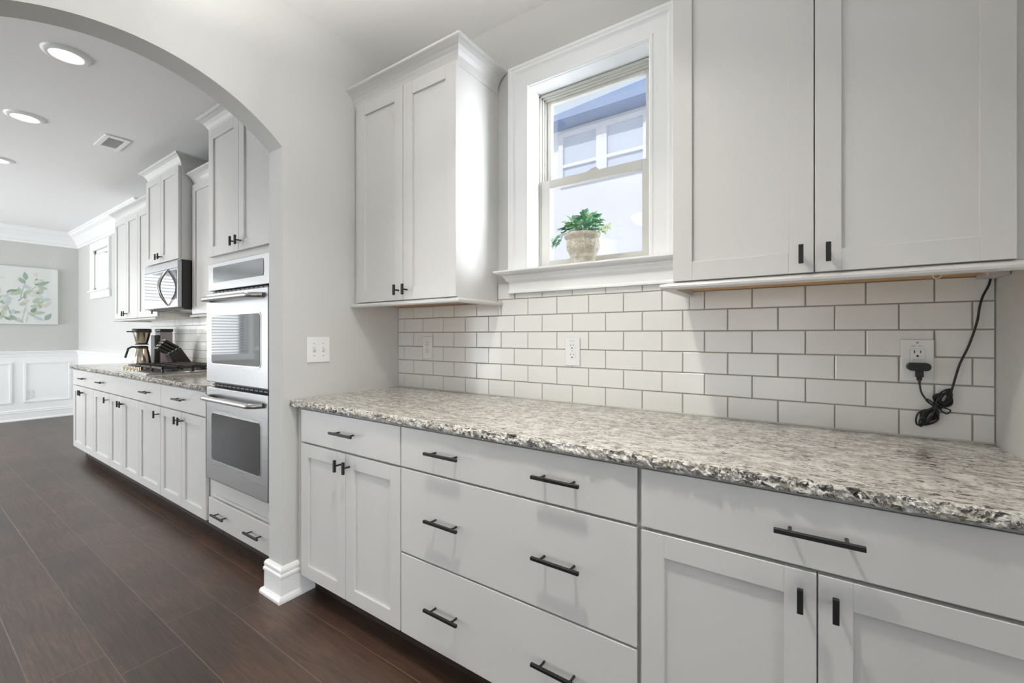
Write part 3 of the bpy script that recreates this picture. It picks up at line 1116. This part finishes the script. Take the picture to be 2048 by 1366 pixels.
for zz in (1.456, 0.924):
    m = MB()
    for i in range(14):
        xx = lerp(ox0 + 0.03, ox1 - 0.03, i / 13)
        m.box(xx - 0.02, xx + 0.02, -0.632, -0.616, zz, zz + 0.008)
    m.build('vent_slots', BLACKP, o)

# microwave
o = thing('microwave', (-2.46, -0.2, 1.425), 'stainless over-the-range microwave with curved handle and black side', 'microwave')
mx0, mx1, mz0, mz1 = -2.825, -2.085, 1.428, 1.806
MB().box(mx0, mx1, -0.380, -0.012, mz0, mz1, bev=0.003).build('body', BLACKP, o, 'black metal casing')
m = MB().box(mx0, mx1, -0.412, -0.3805, mz0 + 0.006, mz1, bev=0.006)
d = m.build('door', STEEL, o)
MB().prism(rrect(mx0 + 0.012, mx1 - 0.02, mz0 + 0.07, mz1 - 0.075, 0.01), 'y', -0.4145, -0.411).build('door_window', MIRROR, d, 'mirror-like dark glass')
MB().box(mx0 + 0.004, mx1 - 0.004, -0.4135, -0.411, mz1 - 0.062, mz1 - 0.059).build('panel_seam', SLOT, d)
pts, rad = [], []
for i in range(21):
    t_ = i / 20
    pts.append((-2.275, -0.414 - 0.062 * math.sin(PI * t_), lerp(1.452, 1.745, t_)))
    rad.append(0.004 + 0.009 * math.sin(PI * t_) ** 0.6)
MB().tube(pts, 0.012, 12, radii=rad).build('handle', HANDLES, d, 'bowed satin handle')
m = MB()
m.box(mx0 + 0.03, mx1 - 0.03, -0.36, -0.06, mz0 - 0.006, mz0 + 0.001, mat=0)
for i in range(2):
    m.box(mx0 + 0.10 + i * 0.34, mx0 + 0.30 + i * 0.34, -0.30, -0.14, mz0 - 0.009, mz0 - 0.005, mat=1)
m.build('grease_filter', [BLACKP, STEEL], o)
lt = bpy.data.lights.new('cooktop_lamp', 'AREA')
lt.shape = 'RECTANGLE'
lt.size, lt.size_y = 0.3, 0.05
lt.energy = 1.2
lt.color = (1.0, 0.86, 0.68)
lo = bpy.data.objects.new('cooktop_lamp', lt)
COL.objects.link(lo)
lo.location = (-2.45, -0.10, 1.414)
lo.rotation_euler = (math.radians(-12), 0, 0)

# cooktop
o = thing('gas_cooktop', (-2.47, -0.34, 0.914), 'stainless gas cooktop with black grates and metal knobs', 'cooktop')
kx0, kx1, ky0, ky1 = -2.850, -2.090, -0.605, -0.085
m = MB()
m.box(kx0, kx1, ky0, ky1, 0.9142, 0.922, bev=0.003)
m.box(kx0 + 0.02, kx1 - 0.02, ky0 + 0.02, ky1 - 0.02, 0.921, 0.926, bev=0.002)
m.build('tray', STEEL, o)
for (bx, by) in ((-2.70, -0.40), (-2.70, -0.19), (-2.47, -0.29), (-2.24, -0.40), (-2.24, -0.19)):
    MB().lathe([(0.045, 0.0), (0.045, 0.008), (0.030, 0.012), (0.030, 0.020), (0.0, 0.022)], (bx, by, 0.926), 24).build('burner', IRON, o)
for gx0, gx1 in ((-2.835, -2.595), (-2.590, -2.350), (-2.345, -2.105)):
    m = MB()
    z0_, z1_ = 0.952, 0.968
    b_ = 0.012
    gy0, gy1 = -0.505, -0.095
    m.box(gx0, gx1, gy0, gy0 + b_, z0_, z1_, bev=0.002, seg=1).box(gx0, gx1, gy1 - b_, gy1, z0_, z1_, bev=0.002, seg=1)
    m.box(gx0, gx0 + b_, gy0, gy1, z0_, z1_, bev=0.002, seg=1).box(gx1 - b_, gx1, gy0, gy1, z0_, z1_, bev=0.002, seg=1)
    cx = (gx0 + gx1) / 2
    m.box(cx - 0.005, cx + 0.005, gy0, gy1, z0_, z1_, bev=0.001, seg=1)
    for cy in (-0.40, -0.30, -0.19):
        m.box(gx0, gx1, cy - 0.005, cy + 0.005, z0_, z1_, bev=0.001, seg=1)
    for px_ in (gx0, gx1 - 0.014):
        for py_ in (gy0, -0.307, gy1 - 0.014):
            m.box(px_, px_ + 0.014, py_, py_ + 0.014, 0.9262, z0_)
    m.build('grate', IRON, o)
for i in range(5):
    kx = -2.79 + i * 0.085
    MB().lathe([(0.021, 0.0), (0.021, 0.006), (0.017, 0.008), (0.0165, 0.028), (0.012, 0.031), (0.0, 0.0315)], (kx, -0.553, 0.926), 20).build('knob', BRASS, o, 'shiny metal control knob')

# coffee maker
o = thing('coffee_maker', (-3.35, -0.22, 0.914), 'drip coffee maker with steel carafe and dark tank, left of the cooktop', 'coffee maker')
cz = 0.9142
m = MB().box(-3.43, -3.27, -0.375, -0.065, cz, cz + 0.022, bev=0.006)
m.box(-3.405, -3.295, -0.205, -0.165, cz + 0.02, cz + 0.30, bev=0.004)
m.build('base', BLACKP, o)
m = MB().box(-3.43, -3.27, -0.165, -0.065, cz + 0.022, cz + 0.335, bev=0.010)
m.build('water_tank', SMOKE, o, 'smoky clear water tank')
MB().box(-3.433, -3.267, -0.168, -0.062, cz + 0.335, cz + 0.362, bev=0.006).build('tank_lid', BLACKP, o)
b = MB().lathe([(0.040, 0.215), (0.046, 0.222), (0.066, 0.318), (0.068, 0.325)], (-3.35, -0.290, cz), 28).build('brew_basket', KSTEEL, o, 'steel cone basket')
m = MB().lathe([(0.074, 0.325), (0.074, 0.355), (0.070, 0.362), (0.0, 0.362)], (-3.35, -0.290, cz), 28)
m.box(-3.36, -3.34, -0.405, -0.355, cz + 0.328, cz + 0.340, bev=0.003)
m.build('basket_lid', BLACKP, b)
MB().lathe([(0.052, 0.208), (0.052, 0.216), (0.0, 0.2165)], (-3.35, -0.290, cz), 28).build('drip_stop', BLACKP, b)
k_ = MB().lathe([(0.070, 0.024), (0.072, 0.030), (0.060, 0.110), (0.049, 0.165), (0.047, 0.172)], (-3.35, -0.290, cz), 32).build('carafe', KSTEEL, o, 'tapered steel carafe')
m = MB().lathe([(0.050, 0.172), (0.050, 0.188), (0.040, 0.196), (0.0, 0.198)], (-3.35, -0.290, cz), 28)
m.tube([(-3.35, -0.330, cz + 0.186), (-3.35, -0.365, cz + 0.188), (-3.35, -0.392, cz + 0.172), (-3.35, -0.404, cz + 0.125), (-3.35, -0.414, cz + 0.085)], 0.009, 10)
m.build('carafe_lid', BLACKP, k_)

# knife block
o = thing('knife_block', (-2.92, -0.15, 0.914), 'slanted black knife block full of black-handled knives', 'knife block')
m = MB().prism([(-0.020, cz), (-0.175, cz), (-0.225, cz + 0.125), (-0.135, cz + 0.185)], 'x', -2.975, -2.868)
m.build('block', BLACKP, o)
dv = Vector((0, -0.83, 0.55)).normalized()
up_ = Vector((0, 0.55, 0.83)).normalized()
kn = 0
for r in range(4):
    for s in range(3):
        base = Vector((-2.955 + s * 0.034, -0.222 + r * 0.028, cz + 0.130 + r * 0.0172))
        L = 0.095 + 0.012 * r
        m = MB()
        M = Matrix(((1, dv.x, up_.x, base.x), (0, dv.y, up_.y, base.y), (0, dv.z, up_.z, base.z), (0, 0, 0, 1)))
        m.box(-0.006, 0.006, 0.004, L, -0.010, 0.010, bev=0.003, M=M, mat=0)
        m.box(-0.0065, 0.0065, -0.004, 0.006, -0.011, 0.011, bev=0.002, M=M, mat=1)
        m.box(-0.0055, 0.0055, L - 0.002, L + 0.006, -0.009, 0.009, bev=0.002, M=M, mat=1)
        kx = m.build('kitchen_knife', [BLACKP, HANDLES])
        pos = ['left', 'middle', 'right'][s]
        rw = ['lowest', 'second', 'third', 'topmost'][r]
        tag(kx, 'black-handled knife in the %s row of the knife block, %s slot' % (rw, pos), 'knife', 'knives in the knife block')

# ------------------------------------------------------------------ ceiling lights, vent
LL = ['recessed ceiling light nearest the arch, the largest of the three', 'recessed ceiling light in the middle of the kitchen row', 'recessed ceiling light farthest from the arch, cut by the photo edge']


def can_light(x, y, power, label, group):
    o = thing('recessed_light', (x, y, CZ - 0.02), label, 'ceiling light', group)
    MB().lathe([(0.100, 0.0), (0.098, -0.006), (0.088, -0.012), (0.072, -0.016), (0.069, -0.013), (0.069, -0.004)], (x, y, CZ), 48).build('trim_ring', TRIM, o)
    MB().lathe([(0.0, -0.0115), (0.050, -0.0115), (0.0695, -0.0095), (0.0695, -0.003)], (x, y, CZ), 48).build('diffuser', LAMPM, o, 'glowing warm white lens')
    d = bpy.data.lights.new('lamp', 'AREA')
    d.shape = 'DISK'
    d.size = 0.13
    d.energy = power
    d.color = (1.0, 0.90, 0.78) if x < 0 else (1.0, 0.945, 0.87)
    d.spread = math.radians(112)
    l = bpy.data.objects.new('lamp', d)
    COL.objects.link(l)
    l.parent = o
    l.location = (0, 0, 0.02 - 0.018)
    return o


for (x, pw), lab in zip(((-1.345, 4), (-2.535, 4), (-3.825, 4)), LL):
    can_light(x, -1.155, pw, lab, 'recessed lights over the kitchen')

can_light(1.27, -1.17, 12.5, 'added recessed ceiling light, unseen, in the pantry above the counter', 'added pantry ceiling lights')  # unseen downlight, added; placed to cast the cabinets' shadows
# added unseen bowl pendant, throws fill light up onto the pantry ceiling
pl = thing('fill_pendant', (0.98, -1.42, 2.06), 'added white glass bowl pendant, unseen, filling the pantry ceiling with light', 'added fill light')
bc = (0.98, -1.42, 2.06)
MB().lathe([(0.0, 0.685), (0.06, 0.685), (0.06, 0.668), (0.02, 0.658), (0.0, 0.658)], bc, 24).build('canopy', HANDLES, pl)
MB().lathe([(0.006, 0.03), (0.006, 0.66)], bc, 12).build('rod', HANDLES, pl)
MB().lathe([(0.0, 0.0), (0.06, 0.006), (0.11, 0.03), (0.14, 0.07), (0.145, 0.075), (0.135, 0.072), (0.105, 0.036), (0.058, 0.012), (0.0, 0.006)], bc, 40).build('bowl', LAMPM, pl, 'glowing white glass bowl of the added pendant')
for nm, zz, rx, pw, sz in (('fill_uplight', 0.085, PI, 36, 0.22),):
    d = bpy.data.lights.new(nm, 'AREA')
    d.shape = 'DISK'
    d.size = sz
    d.energy = pw
    d.color = (1.0, 0.965, 0.915)
    if nm == 'fill_uplight':
        d.spread = math.radians(148)
    l = bpy.data.objects.new(nm, d)
    COL.objects.link(l)
    l.parent = pl
    l.location = (0, 0, zz)
    l.rotation_euler = (rx, 0, 0)


v = thing('ceiling_vent', (-2.57, -0.685, CZ - 0.012), 'white ceiling air vent with dark louvre slots above the kitchen', 'vent')
m = MB()
vx0, vx1, vy0, vy1 = -2.735, -2.408, -0.762, -0.608
e = 0.032
m.box(vx0, vx1, vy0, vy0 + e, CZ - 0.010, CZ - 0.0005, bev=0.003).box(vx0, vx1, vy1 - e, vy1, CZ - 0.010, CZ - 0.0005, bev=0.003)
m.box(vx0, vx0 + e + 0.02, vy0 + e, vy1 - e, CZ - 0.010, CZ - 0.0005, bev=0.003).box(vx1 - e - 0.02, vx1, vy0 + e, vy1 - e, CZ - 0.010, CZ - 0.0005, bev=0.003)
m.build('frame', TRIM, v)
MB().box(vx0 + e, vx1 - e, vy0 + e, vy1 - e, CZ - 0.0012, CZ - 0.0004).build('duct_opening', SLOT, v)
m = MB()
for i in range(8):
    xx = lerp(vx0 + 0.075, vx1 - 0.075, i / 7)
    m.box(-0.0062, 0.0062, vy0 + e, vy1 - e, -0.0008, 0.0008, M=Matrix.Translation((xx, 0, CZ - 0.006)) @ Matrix.Rotation(math.radians(62), 4, 'Y'))
m.build('louvres', TRIM, v)

# ------------------------------------------------------------------ canvas painting on the far wall
o = thing('canvas_painting', (-7.24, -0.80, 1.37), 'pale canvas painting of green and grey watercolour leaves on the far wall', 'painting')
py0, py1, pz0, pz1 = -1.42, -0.227, 1.372, 2.184
m = MB().box(-7.249, -7.215, py0, py1, pz0, pz1, bev=0.003, mat=6)
rnd = random.Random(11)


def pleaf(y, z, L, W_, ang, mat, dx):
    pts = []
    for i in range(9):
        t_ = i / 8
        pts.append((t_ * L, W_ * math.sin(PI * t_ ** 0.8)))
    pts += [(p[0], -p[1]) for p in pts[-2:0:-1]]
    ca, sa = math.cos(ang), math.sin(ang)
    m.add([(dx, y + p[0] * ca - p[1] * sa, z + p[0] * sa + p[1] * ca) for p in pts], [list(range(len(pts)))], mat)


def pstem(a, b, wd, mat, dx):
    a, b = Vector(a), Vector(b)
    n_ = Vector((-(b - a).y, (b - a).x)).normalized() * wd
    m.add([(dx, *(a + n_)), (dx, *(b + n_ * .4)), (dx, *(b - n_ * .4)), (dx, *(a - n_))], [[0, 1, 2, 3]], mat)


lx = -7.2146
i_ = 0


def nx():
    global lx
    lx += 0.00002
    return lx


# main sprig
pstem((-0.62, 1.70), (-0.44, 1.93), 0.006, 4, nx())
pstem((-0.60, 1.75), (-0.545, 2.02), 0.004, 4, nx())
for (y, z, L, W_, a, mt) in [(-0.545, 2.0, 0.12, 0.026, 1.7, 0), (-0.55, 1.95, 0.11, 0.028, 2.3, 0), (-0.45, 1.93, 0.11, 0.026, 1.5, 4), (-0.44, 1.93, 0.15, 0.026, 0.5, 0), (-0.44, 1.92, 0.12, 0.024, -0.3, 1), (-0.57, 1.83, 0.17, 0.022, -0.1, 0), (-0.43, 1.80, 0.10, 0.022, -1.0, 2)]:
    pleaf(y, z, L, W_, a, mt, nx())
# clustered leaves along the lower half and pale ones behind
for _ in range(64):
    y = rnd.uniform(py0 + 0.08, py1 - 0.16) if _ % 2 else rnd.uniform(-0.80, py1 - 0.13)
    z = rnd.uniform(pz0 + 0.06, pz0 + 0.44)
    pleaf(y, z, rnd.uniform(0.07, 0.13), rnd.uniform(0.015, 0.032), rnd.uniform(-1.2, 3.6) * 0.6, rnd.choice([0, 1, 1, 2, 3, 4, 5]), nx())
for _ in range(26):
    y = rnd.uniform(py0 + 0.06, py1 - 0.14)
    z = rnd.uniform(pz0 + 0.35, pz1 - 0.12)
    pleaf(y, z, rnd.uniform(0.06, 0.11), rnd.uniform(0.012, 0.028), rnd.uniform(-0.6, 2.2), rnd.choice([5, 5, 3, 2]), nx())
for _ in range(12):
    y = rnd.uniform(py0 + 0.1, py1 - 0.12)
    pstem((y, pz0 + rnd.uniform(0.02, 0.08)), (y + rnd.uniform(-.05, .05), pz0 + rnd.uniform(0.16, 0.3)), 0.003, rnd.choice([1, 3, 4]), nx())
m.build('canvas', PAINTL + [CANVAS], o)


# ------------------------------------------------------------------ outlets and switches
def outlet(x, z, label, group, M=None, parts=True):
    """plate centred at (x,z) on the tile face, facing -y; M optional transform for other walls"""
    y = -0.0086
    o = thing('wall_outlet', (x, y, z) if M is None else tuple(M @ Vector((x, y, z))), label, 'outlet', group)
    W_, H = 0.036, 0.0615

    def put(mb, name, mat, parent, lab=None):
        if M is not None:
            mb.v = [tuple(M @ Vector(p)) for p in mb.v]
        return mb.build(name, mat, parent, lab)
    put(MB().box(x - W_, x + W_, y - 0.006, y, z - H, z + H, bev=0.0035, seg=3), 'cover_plate', PLATE, o)
    for s in (1, -1):
        zc_ = z + s * 0.0205 + 0.003
        pts = []
        for i in range(24):
            a = 2 * PI * i / 24
            pts.append((x + 0.0175 * math.cos(a), zc_ + max(-0.0145, min(0.0145, 0.0175 * math.sin(a)))))
        f_ = put(MB().prism(pts, 'y', y - 0.0078, y - 0.0055), 'receptacle', PLATE, o)
        mm = MB()
        mm.box(x - 0.0078, x - 0.0056, y - 0.0081, y - 0.0076, zc_ + 0.001, zc_ + 0.009)
        mm.box(x + 0.0056, x + 0.0078, y - 0.0081, y - 0.0076, zc_ + 0.002, zc_ + 0.008)
        mm.lathe([(0.0030, -0.0004), (0.0030, 0.0)], (x, y - 0.0077, zc_ - 0.0075), 12, axis='y')
        put(mm, 'slots', SLOT, f_)
    mm = MB().lathe([(0.0025, -0.0006), (0.0025, 0.0)], (x, y - 0.006, z + 0.003), 12, axis='y')
    put(mm, 'screw', GREYM, o)
    mm = MB()
    mm.box(x - 0.010, x - 0.002, y - 0.0062, y - 0.0058, z + H - 0.0155, z + H - 0.0135)
    mm.box(x + 0.003, x + 0.010, y - 0.0062, y - 0.0058, z + H - 0.0155, z + H - 0.0135)
    put(mm, 'imprint', GREYM, o)
    return o


OG = 'electrical outlets on the walls'
outlet(0.246, 1.145, 'white duplex outlet on the tile under the left upper cabinet', OG)
outlet(1.135, 1.142, 'white duplex outlet on the tile below the window', OG)
Mfar = Matrix.Translation((-7.246, -0.51, 0.37)) @ Matrix.Rotation(PI / 2, 4, 'Z') @ Matrix.Translation((0, 0.0086, 0))
outlet(0, 0, 'white outlet low on the far wainscot panel', OG, Mfar)

# GFCI outlet with charger
x, z, y = 2.2535, 1.1395, -0.0086
o = thing('wall_outlet', (x, y, z), 'white wide outlet at the right end with test buttons and a charger in it', 'outlet', OG)
W_, H = 0.0365, 0.0625
MB().box(x - W_, x + W_, y - 0.006, y, z - H, z + H, bev=0.0035, seg=3).build('cover_plate', PLATE, o)
fc = MB().prism(rrect(x - 0.0165, x + 0.0165, z - 0.034, z + 0.034, 0.0015), 'y', y - 0.0075, y - 0.0055).build('receptacle', PLATE, o)
m = MB()
for (a, b, p, q) in ((x - 0.0168, x + 0.0168, z + 0.0338, z + 0.0344), (x - 0.0168, x + 0.0168, z - 0.0344, z - 0.0338), (x - 0.0172, x - 0.0166, z - 0.034, z + 0.034), (x + 0.0166, x + 0.0172, z - 0.034, z + 0.034)):
    m.box(a, b, y - 0.0062, y - 0.0057, p, q)
m.build('receptacle_seam', GREYM, o)
m = MB()
m.box(x - 0.0078, x - 0.0056, y - 0.0079, y - 0.0073, z + 0.0215, z + 0.0300)
m.box(x + 0.0056, x + 0.0078, y - 0.0079, y - 0.0073, z + 0.0225, z + 0.0295)
m.lathe([(0.0030, -0.0005), (0.0030, 0.0)], (x, y - 0.0074, z + 0.0135), 12, axis='y')
m.build('slots', SLOT, fc)
for bx in (-0.0075, 0.0035):
    MB().box(x + bx - 0.005, x + bx + 0.005, y - 0.0086, y - 0.0072, z - 0.001, z + 0.0055, bev=0.0004, seg=1).build('test_button', simple('button_grey', (0.70, 0.70, 0.69), 0.4), fc)
MB().box(x + 0.0115, x + 0.0130, y - 0.0079, y - 0.0073, z + 0.0005, z + 0.0018).box(x + 0.0115, x + 0.0130, y - 0.0079, y - 0.0073, z + 0.0038, z + 0.0051).build('status_light', SLOT, fc)
MB().lathe([(0.0028, -0.0010), (0.0028, 0.0)], (x, y - 0.006, z + 0.0525), 14, axis='y').build('screw', GREYM, o)
m = MB()
for i, wdt in enumerate((0.0022, 0.0018, 0.0020)):
    m.box(x - 0.013 + i * 0.0030, x - 0.013 + i * 0.0030 + wdt, y - 0.0062, y - 0.0058, z + 0.0415, z + 0.0440)
m.box(x + 0.001, x + 0.012, y - 0.0062, y - 0.0058, z + 0.0420, z + 0.0432)
m.build('imprint', GREYM, o)

ch = thing('power_adapter', (2.255, -0.03, 1.12), 'black charger with bundled cord hanging on the tile at the right', 'charger')
ax, az = 2.2535, 1.1225
pts = rrect(ax - 0.0255, ax + 0.0255, az - 0.0115, az + 0.0115, 0.0105, 6)
m = MB().prism(pts, 'y', -0.0415, -0.0170)
m.build('adapter', BLACKP, ch)
m = MB().box(ax - 0.0075, ax + 0.0105, -0.036, -0.024, az - 0.0305, az - 0.0115, bev=0.002)
m.box(ax - 0.0045, ax + 0.0075, -0.034, -0.026, az - 0.0400, az - 0.0305, bev=0.002)
m.tube([(ax + 0.0015, -0.030, az - 0.040), (ax + 0.0025, -0.030, az - 0.052)], 0.003, 8)
m.build('connector', BLACKP, ch)


def cr(pts, n=10):
    pts = [Vector(p) for p in pts]
    q = [pts[0]] + pts + [pts[-1]]
    out = []
    for i in range(1, len(q) - 2):
        for k_ in range(n):
            t_ = k_ / n
            a, b, c_, d_ = q[i - 1], q[i], q[i + 1], q[i + 2]
            out.append(0.5 * ((2 * b) + (c_ - a) * t_ + (2 * a - 5 * b + 4 * c_ - d_) * t_ ** 2 + (3 * b - a - 3 * c_ + d_) * t_ ** 3))
    out.append(pts[-1])
    return out


rn = random.Random(5)
ctr = Vector((2.2925, -0.022, 1.007))
ax1 = Vector((0.50, 0, 0.86)).normalized()     # long axis of the bundle, leaning right
ax2 = Vector((0.86, 0, -0.50)).normalized()
m = MB()
lead = [(ax + 0.0025, -0.030, az - 0.050), (ax + 0.006, -0.028, 1.050), (ax + 0.016, -0.024, 1.030), (ctr.x - 0.010, -0.022, 1.014), tuple(ctr)]
m.tube(cr(lead), 0.0022, 8)
bund = []
for k_ in range(9):
    up_l = 0.050 + rn.uniform(-0.008, 0.012)
    dn_l = 0.054 + rn.uniform(-0.008, 0.014)
    wd_ = 0.005 + 0.017 * ((k_ * 3) % 8) / 7
    dy = lambda: Vector((0, rn.uniform(-0.008, 0.008), 0))
    bund += [ctr + dy() + ax2 * rn.uniform(-.005, .005), ctr + ax1 * up_l * .55 - ax2 * wd_ + dy(), ctr + ax1 * up_l * 1.05 + dy() + ax2 * rn.uniform(-.004, .006), ctr + ax1 * up_l * .55 + ax2 * wd_ + dy(),
             ctr + dy() + ax2 * rn.uniform(-.005, .005), ctr - ax1 * dn_l * .55 - ax2 * wd_ + dy(), ctr - ax1 * dn_l * 1.08 + dy() + ax2 * rn.uniform(-.006, .004), ctr - ax1 * dn_l * .55 + ax2 * wd_ + dy()]
m.tube(cr(bund, 7), 0.0021, 7)
tie = [ctr + ax2 * 0.011 * math.cos(a) + Vector((0, -1, 0)) * 0.011 * math.sin(a) + ax1 * 0.0012 * a for a in [k_ * 2 * PI / 12 for k_ in range(37)]]
m.tube(tie, 0.002, 7)
for sgn in (-1, 1):
    m.tube(cr([ctr + ax2 * sgn * 0.008, ctr + ax2 * sgn * 0.026 - ax1 * 0.004 * sgn, ctr + ax2 * sgn * 0.027 + ax1 * 0.010, ctr + ax2 * sgn * 0.006 + ax1 * 0.006]), 0.0017, 7)
tail = [ctr + ax1 * 0.030 + ax2 * 0.010, (2.325, -0.020, 1.062), (2.333, -0.017, 1.098), (2.342, -0.016, 1.135), (2.360, -0.016, 1.188), (2.375, -0.016, 1.250), (2.380, -0.016, 1.290), (2.386, -0.016, 1.320), (2.398, -0.016, 1.352), (2.402, -0.016, 1.377)]
m.tube(cr(tail), 0.0027, 9)
m.build('cord', RUBBER, ch)

# switch plate on the arch wall
o = thing('light_switch', (0.0, -0.5115, 1.1435), 'white double toggle switch plate on the wall left of the counter', 'light switch')
yc_, zc_ = -0.5115, 1.1435
MB().box(0.0002, 0.006, yc_ - 0.0600, yc_ + 0.0600, zc_ - 0.0630, zc_ + 0.0630, bev=0.0035, seg=3).build('cover_plate', PLATE, o)
for s in (-1, 1):
    yy = yc_ + s * 0.024
    f_ = MB().box(0.0055, 0.0066, yy - 0.0052, yy + 0.0052, zc_ - 0.0125, zc_ + 0.0125).build('toggle_slot', simple('slot_grey', (0.55, 0.55, 0.54), 0.5), o)
    MB().box(-0.0035, 0.0035, -0.0040, 0.0040, -0.002, 0.014, bev=0.001, M=Matrix.Translation((0.0085, yy, zc_ - 0.003)) @ Matrix.Rotation(math.radians(28), 4, 'Y')).build('toggle', PLATE, o)
    for q in (-0.030, 0.030):
        MB().lathe([(0.0028, 0.0), (0.0028, 0.0008)], (0.006, yy, zc_ + q), 12, axis='x').build('screw', GREYM, o)

# ------------------------------------------------------------------ potted ivy on the window stool
pc = Vector((1.176, 0.010, 1.5202))
o = thing('potted_ivy', tuple(pc), 'ivy in a weathered beige stone urn on the window stool', 'potted plant')
prof = [(0.0, 0.0), (0.052, 0.0), (0.054, 0.004), (0.053, 0.012), (0.054, 0.016), (0.055, 0.030), (0.0575, 0.033), (0.056, 0.036), (0.061, 0.050), (0.068, 0.064), (0.0715, 0.078), (0.0715, 0.094), (0.0695, 0.102), (0.071, 0.110), (0.078, 0.118), (0.081, 0.126), (0.079, 0.134), (0.071, 0.138), (0.066, 0.134), (0.062, 0.120)]


def scal(r, h, a):
    return r * (1 + 0.022 * math.cos(16 * a)) if h > 0.112 and r > 0.075 else r


pot = MB().lathe(prof, pc, 64, fn=scal).build('pot', STONE, o)
# raised scrollwork on the belly
m = MB()
rn = random.Random(3)
for a0 in (-2.35, -1.75, -1.15, -0.55, 0.05, 2.9, -2.95):
    for _ in range(16):
        a = a0 + rn.gauss(0, 0.10)
        hh = 0.066 + rn.uniform(0, 0.038)
        r_ = 0.0712 if hh > 0.074 else 0.0685
        b_ = bmesh.new()
        bmesh.ops.create_icosphere(b_, subdivisions=1, radius=rn.uniform(0.0022, 0.0042))
        bmesh.ops.transform(b_, matrix=Matrix.Translation((pc.x + r_ * math.cos(a), pc.y + r_ * math.sin(a), pc.z + hh)) @ Matrix.Diagonal((1, 1, rn.uniform(0.8, 2.2), 1)), verts=list(b_.verts))
        m.bm(b_, 0, True)
m.build('relief', simple('cream_relief', (0.74, 0.70, 0.60), 0.8), pot, 'raised cream scrollwork')
MB().lathe([(0.0645, 0.126), (0.05, 0.130), (0.0, 0.132)], pc, 28).build('soil', simple('potting_soil', (0.05, 0.035, 0.02), 0.9), o)


def ivy_leaf(mb, pos, d, up, S, mat):
    d = d.normalized()
    s = d.cross(up)
    s = s.normalized() if s.length > 1e-4 else d.orthogonal().normalized()
    n_ = s.cross(d)
    out = [(0, 0), (-0.10, 0.32), (0.10, 0.55), (0.34, 0.30), (0.62, 0.36), (0.60, 0.15), (1.0, 0.0)]
    vs = [pos]
    L_ = [pos + d * (p[0] * S) + s * (p[1] * S) + n_ * (0.28 * p[1] * S - 0.25 * S * p[0] ** 2) for p in out]
    R_ = [pos + d * (p[0] * S) - s * (p[1] * S) + n_ * (0.28 * p[1] * S - 0.25 * S * p[0] ** 2) for p in out]
    mid = [pos + d * (0.4 * S) - n_ * (0.04 * S)]
    for side in (L_, R_):
        mb.add(side + mid, [[0, 1, 7], [1, 2, 7], [2, 3, 7], [3, 4, 7], [4, 5, 7], [5, 6, 7]], mat)


m = MB()
st_ = MB()
rn = random.Random(21)
top = pc + Vector((0, 0, 0.128))
for i in range(104):
    a = rn.uniform(0, 2 * PI)
    el = rn.uniform(0.05, 1.25)
    R_ = rn.uniform(0.045, 0.098)
    e_ = Vector((math.cos(a) * math.cos(el) * 1.05, math.sin(a) * math.cos(el) * 0.75, math.sin(el)))
    p_ = top + Vector((e_.x * R_, e_.y * R_, e_.z * R_ * 0.92 + 0.010))
    if p_.y > 0.078:
        p_.y = 0.078 - rn.uniform(0, 0.01)
    d_ = e_ + Vector((rn.uniform(-.6, .6), rn.uniform(-.6, .3), rn.uniform(-.5, .4)))
    S_ = rn.uniform(0.024, 0.042)
    if p_.y + max(0, d_.normalized().y) * S_ > 0.080:
        d_.y = -abs(d_.y)
    if el > 0.9:
        S_ *= 0.9
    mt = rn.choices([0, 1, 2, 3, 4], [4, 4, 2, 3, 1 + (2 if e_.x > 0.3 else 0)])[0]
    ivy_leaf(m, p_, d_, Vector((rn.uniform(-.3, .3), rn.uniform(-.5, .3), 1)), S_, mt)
    st_.tube([top + Vector((e_.x * 0.03, e_.y * 0.03, -0.004)), p_.lerp(top, 0.45) + Vector((0, 0, 0.010)), p_], 0.0009, 5)
# trailing sprigs left and right
for (dx, dz, S_) in ((-0.098, -0.002, 0.034), (-0.115, -0.012, 0.036), (-0.122, -0.026, 0.036), (-0.102, -0.030, 0.032), (-0.095, -0.018, 0.03), (-0.128, -0.006, 0.03), (0.112, 0.016, 0.040), (0.104, 0.004, 0.034), (0.122, 0.022, 0.034)):
    p_ = top + Vector((dx, -0.030, dz + 0.004))
    sg = 1 if dx > 0 else -1
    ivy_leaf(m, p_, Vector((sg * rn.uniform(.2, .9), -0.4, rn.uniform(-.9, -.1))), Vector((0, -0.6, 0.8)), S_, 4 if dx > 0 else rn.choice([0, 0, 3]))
    st_.tube([top + Vector((dx * .55, -0.03, 0.010)), top + Vector((dx * .85, -0.03, 0.012)), p_], 0.001, 5)
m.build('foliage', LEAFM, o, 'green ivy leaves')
st_.build('stems', LEAFM[1], o)
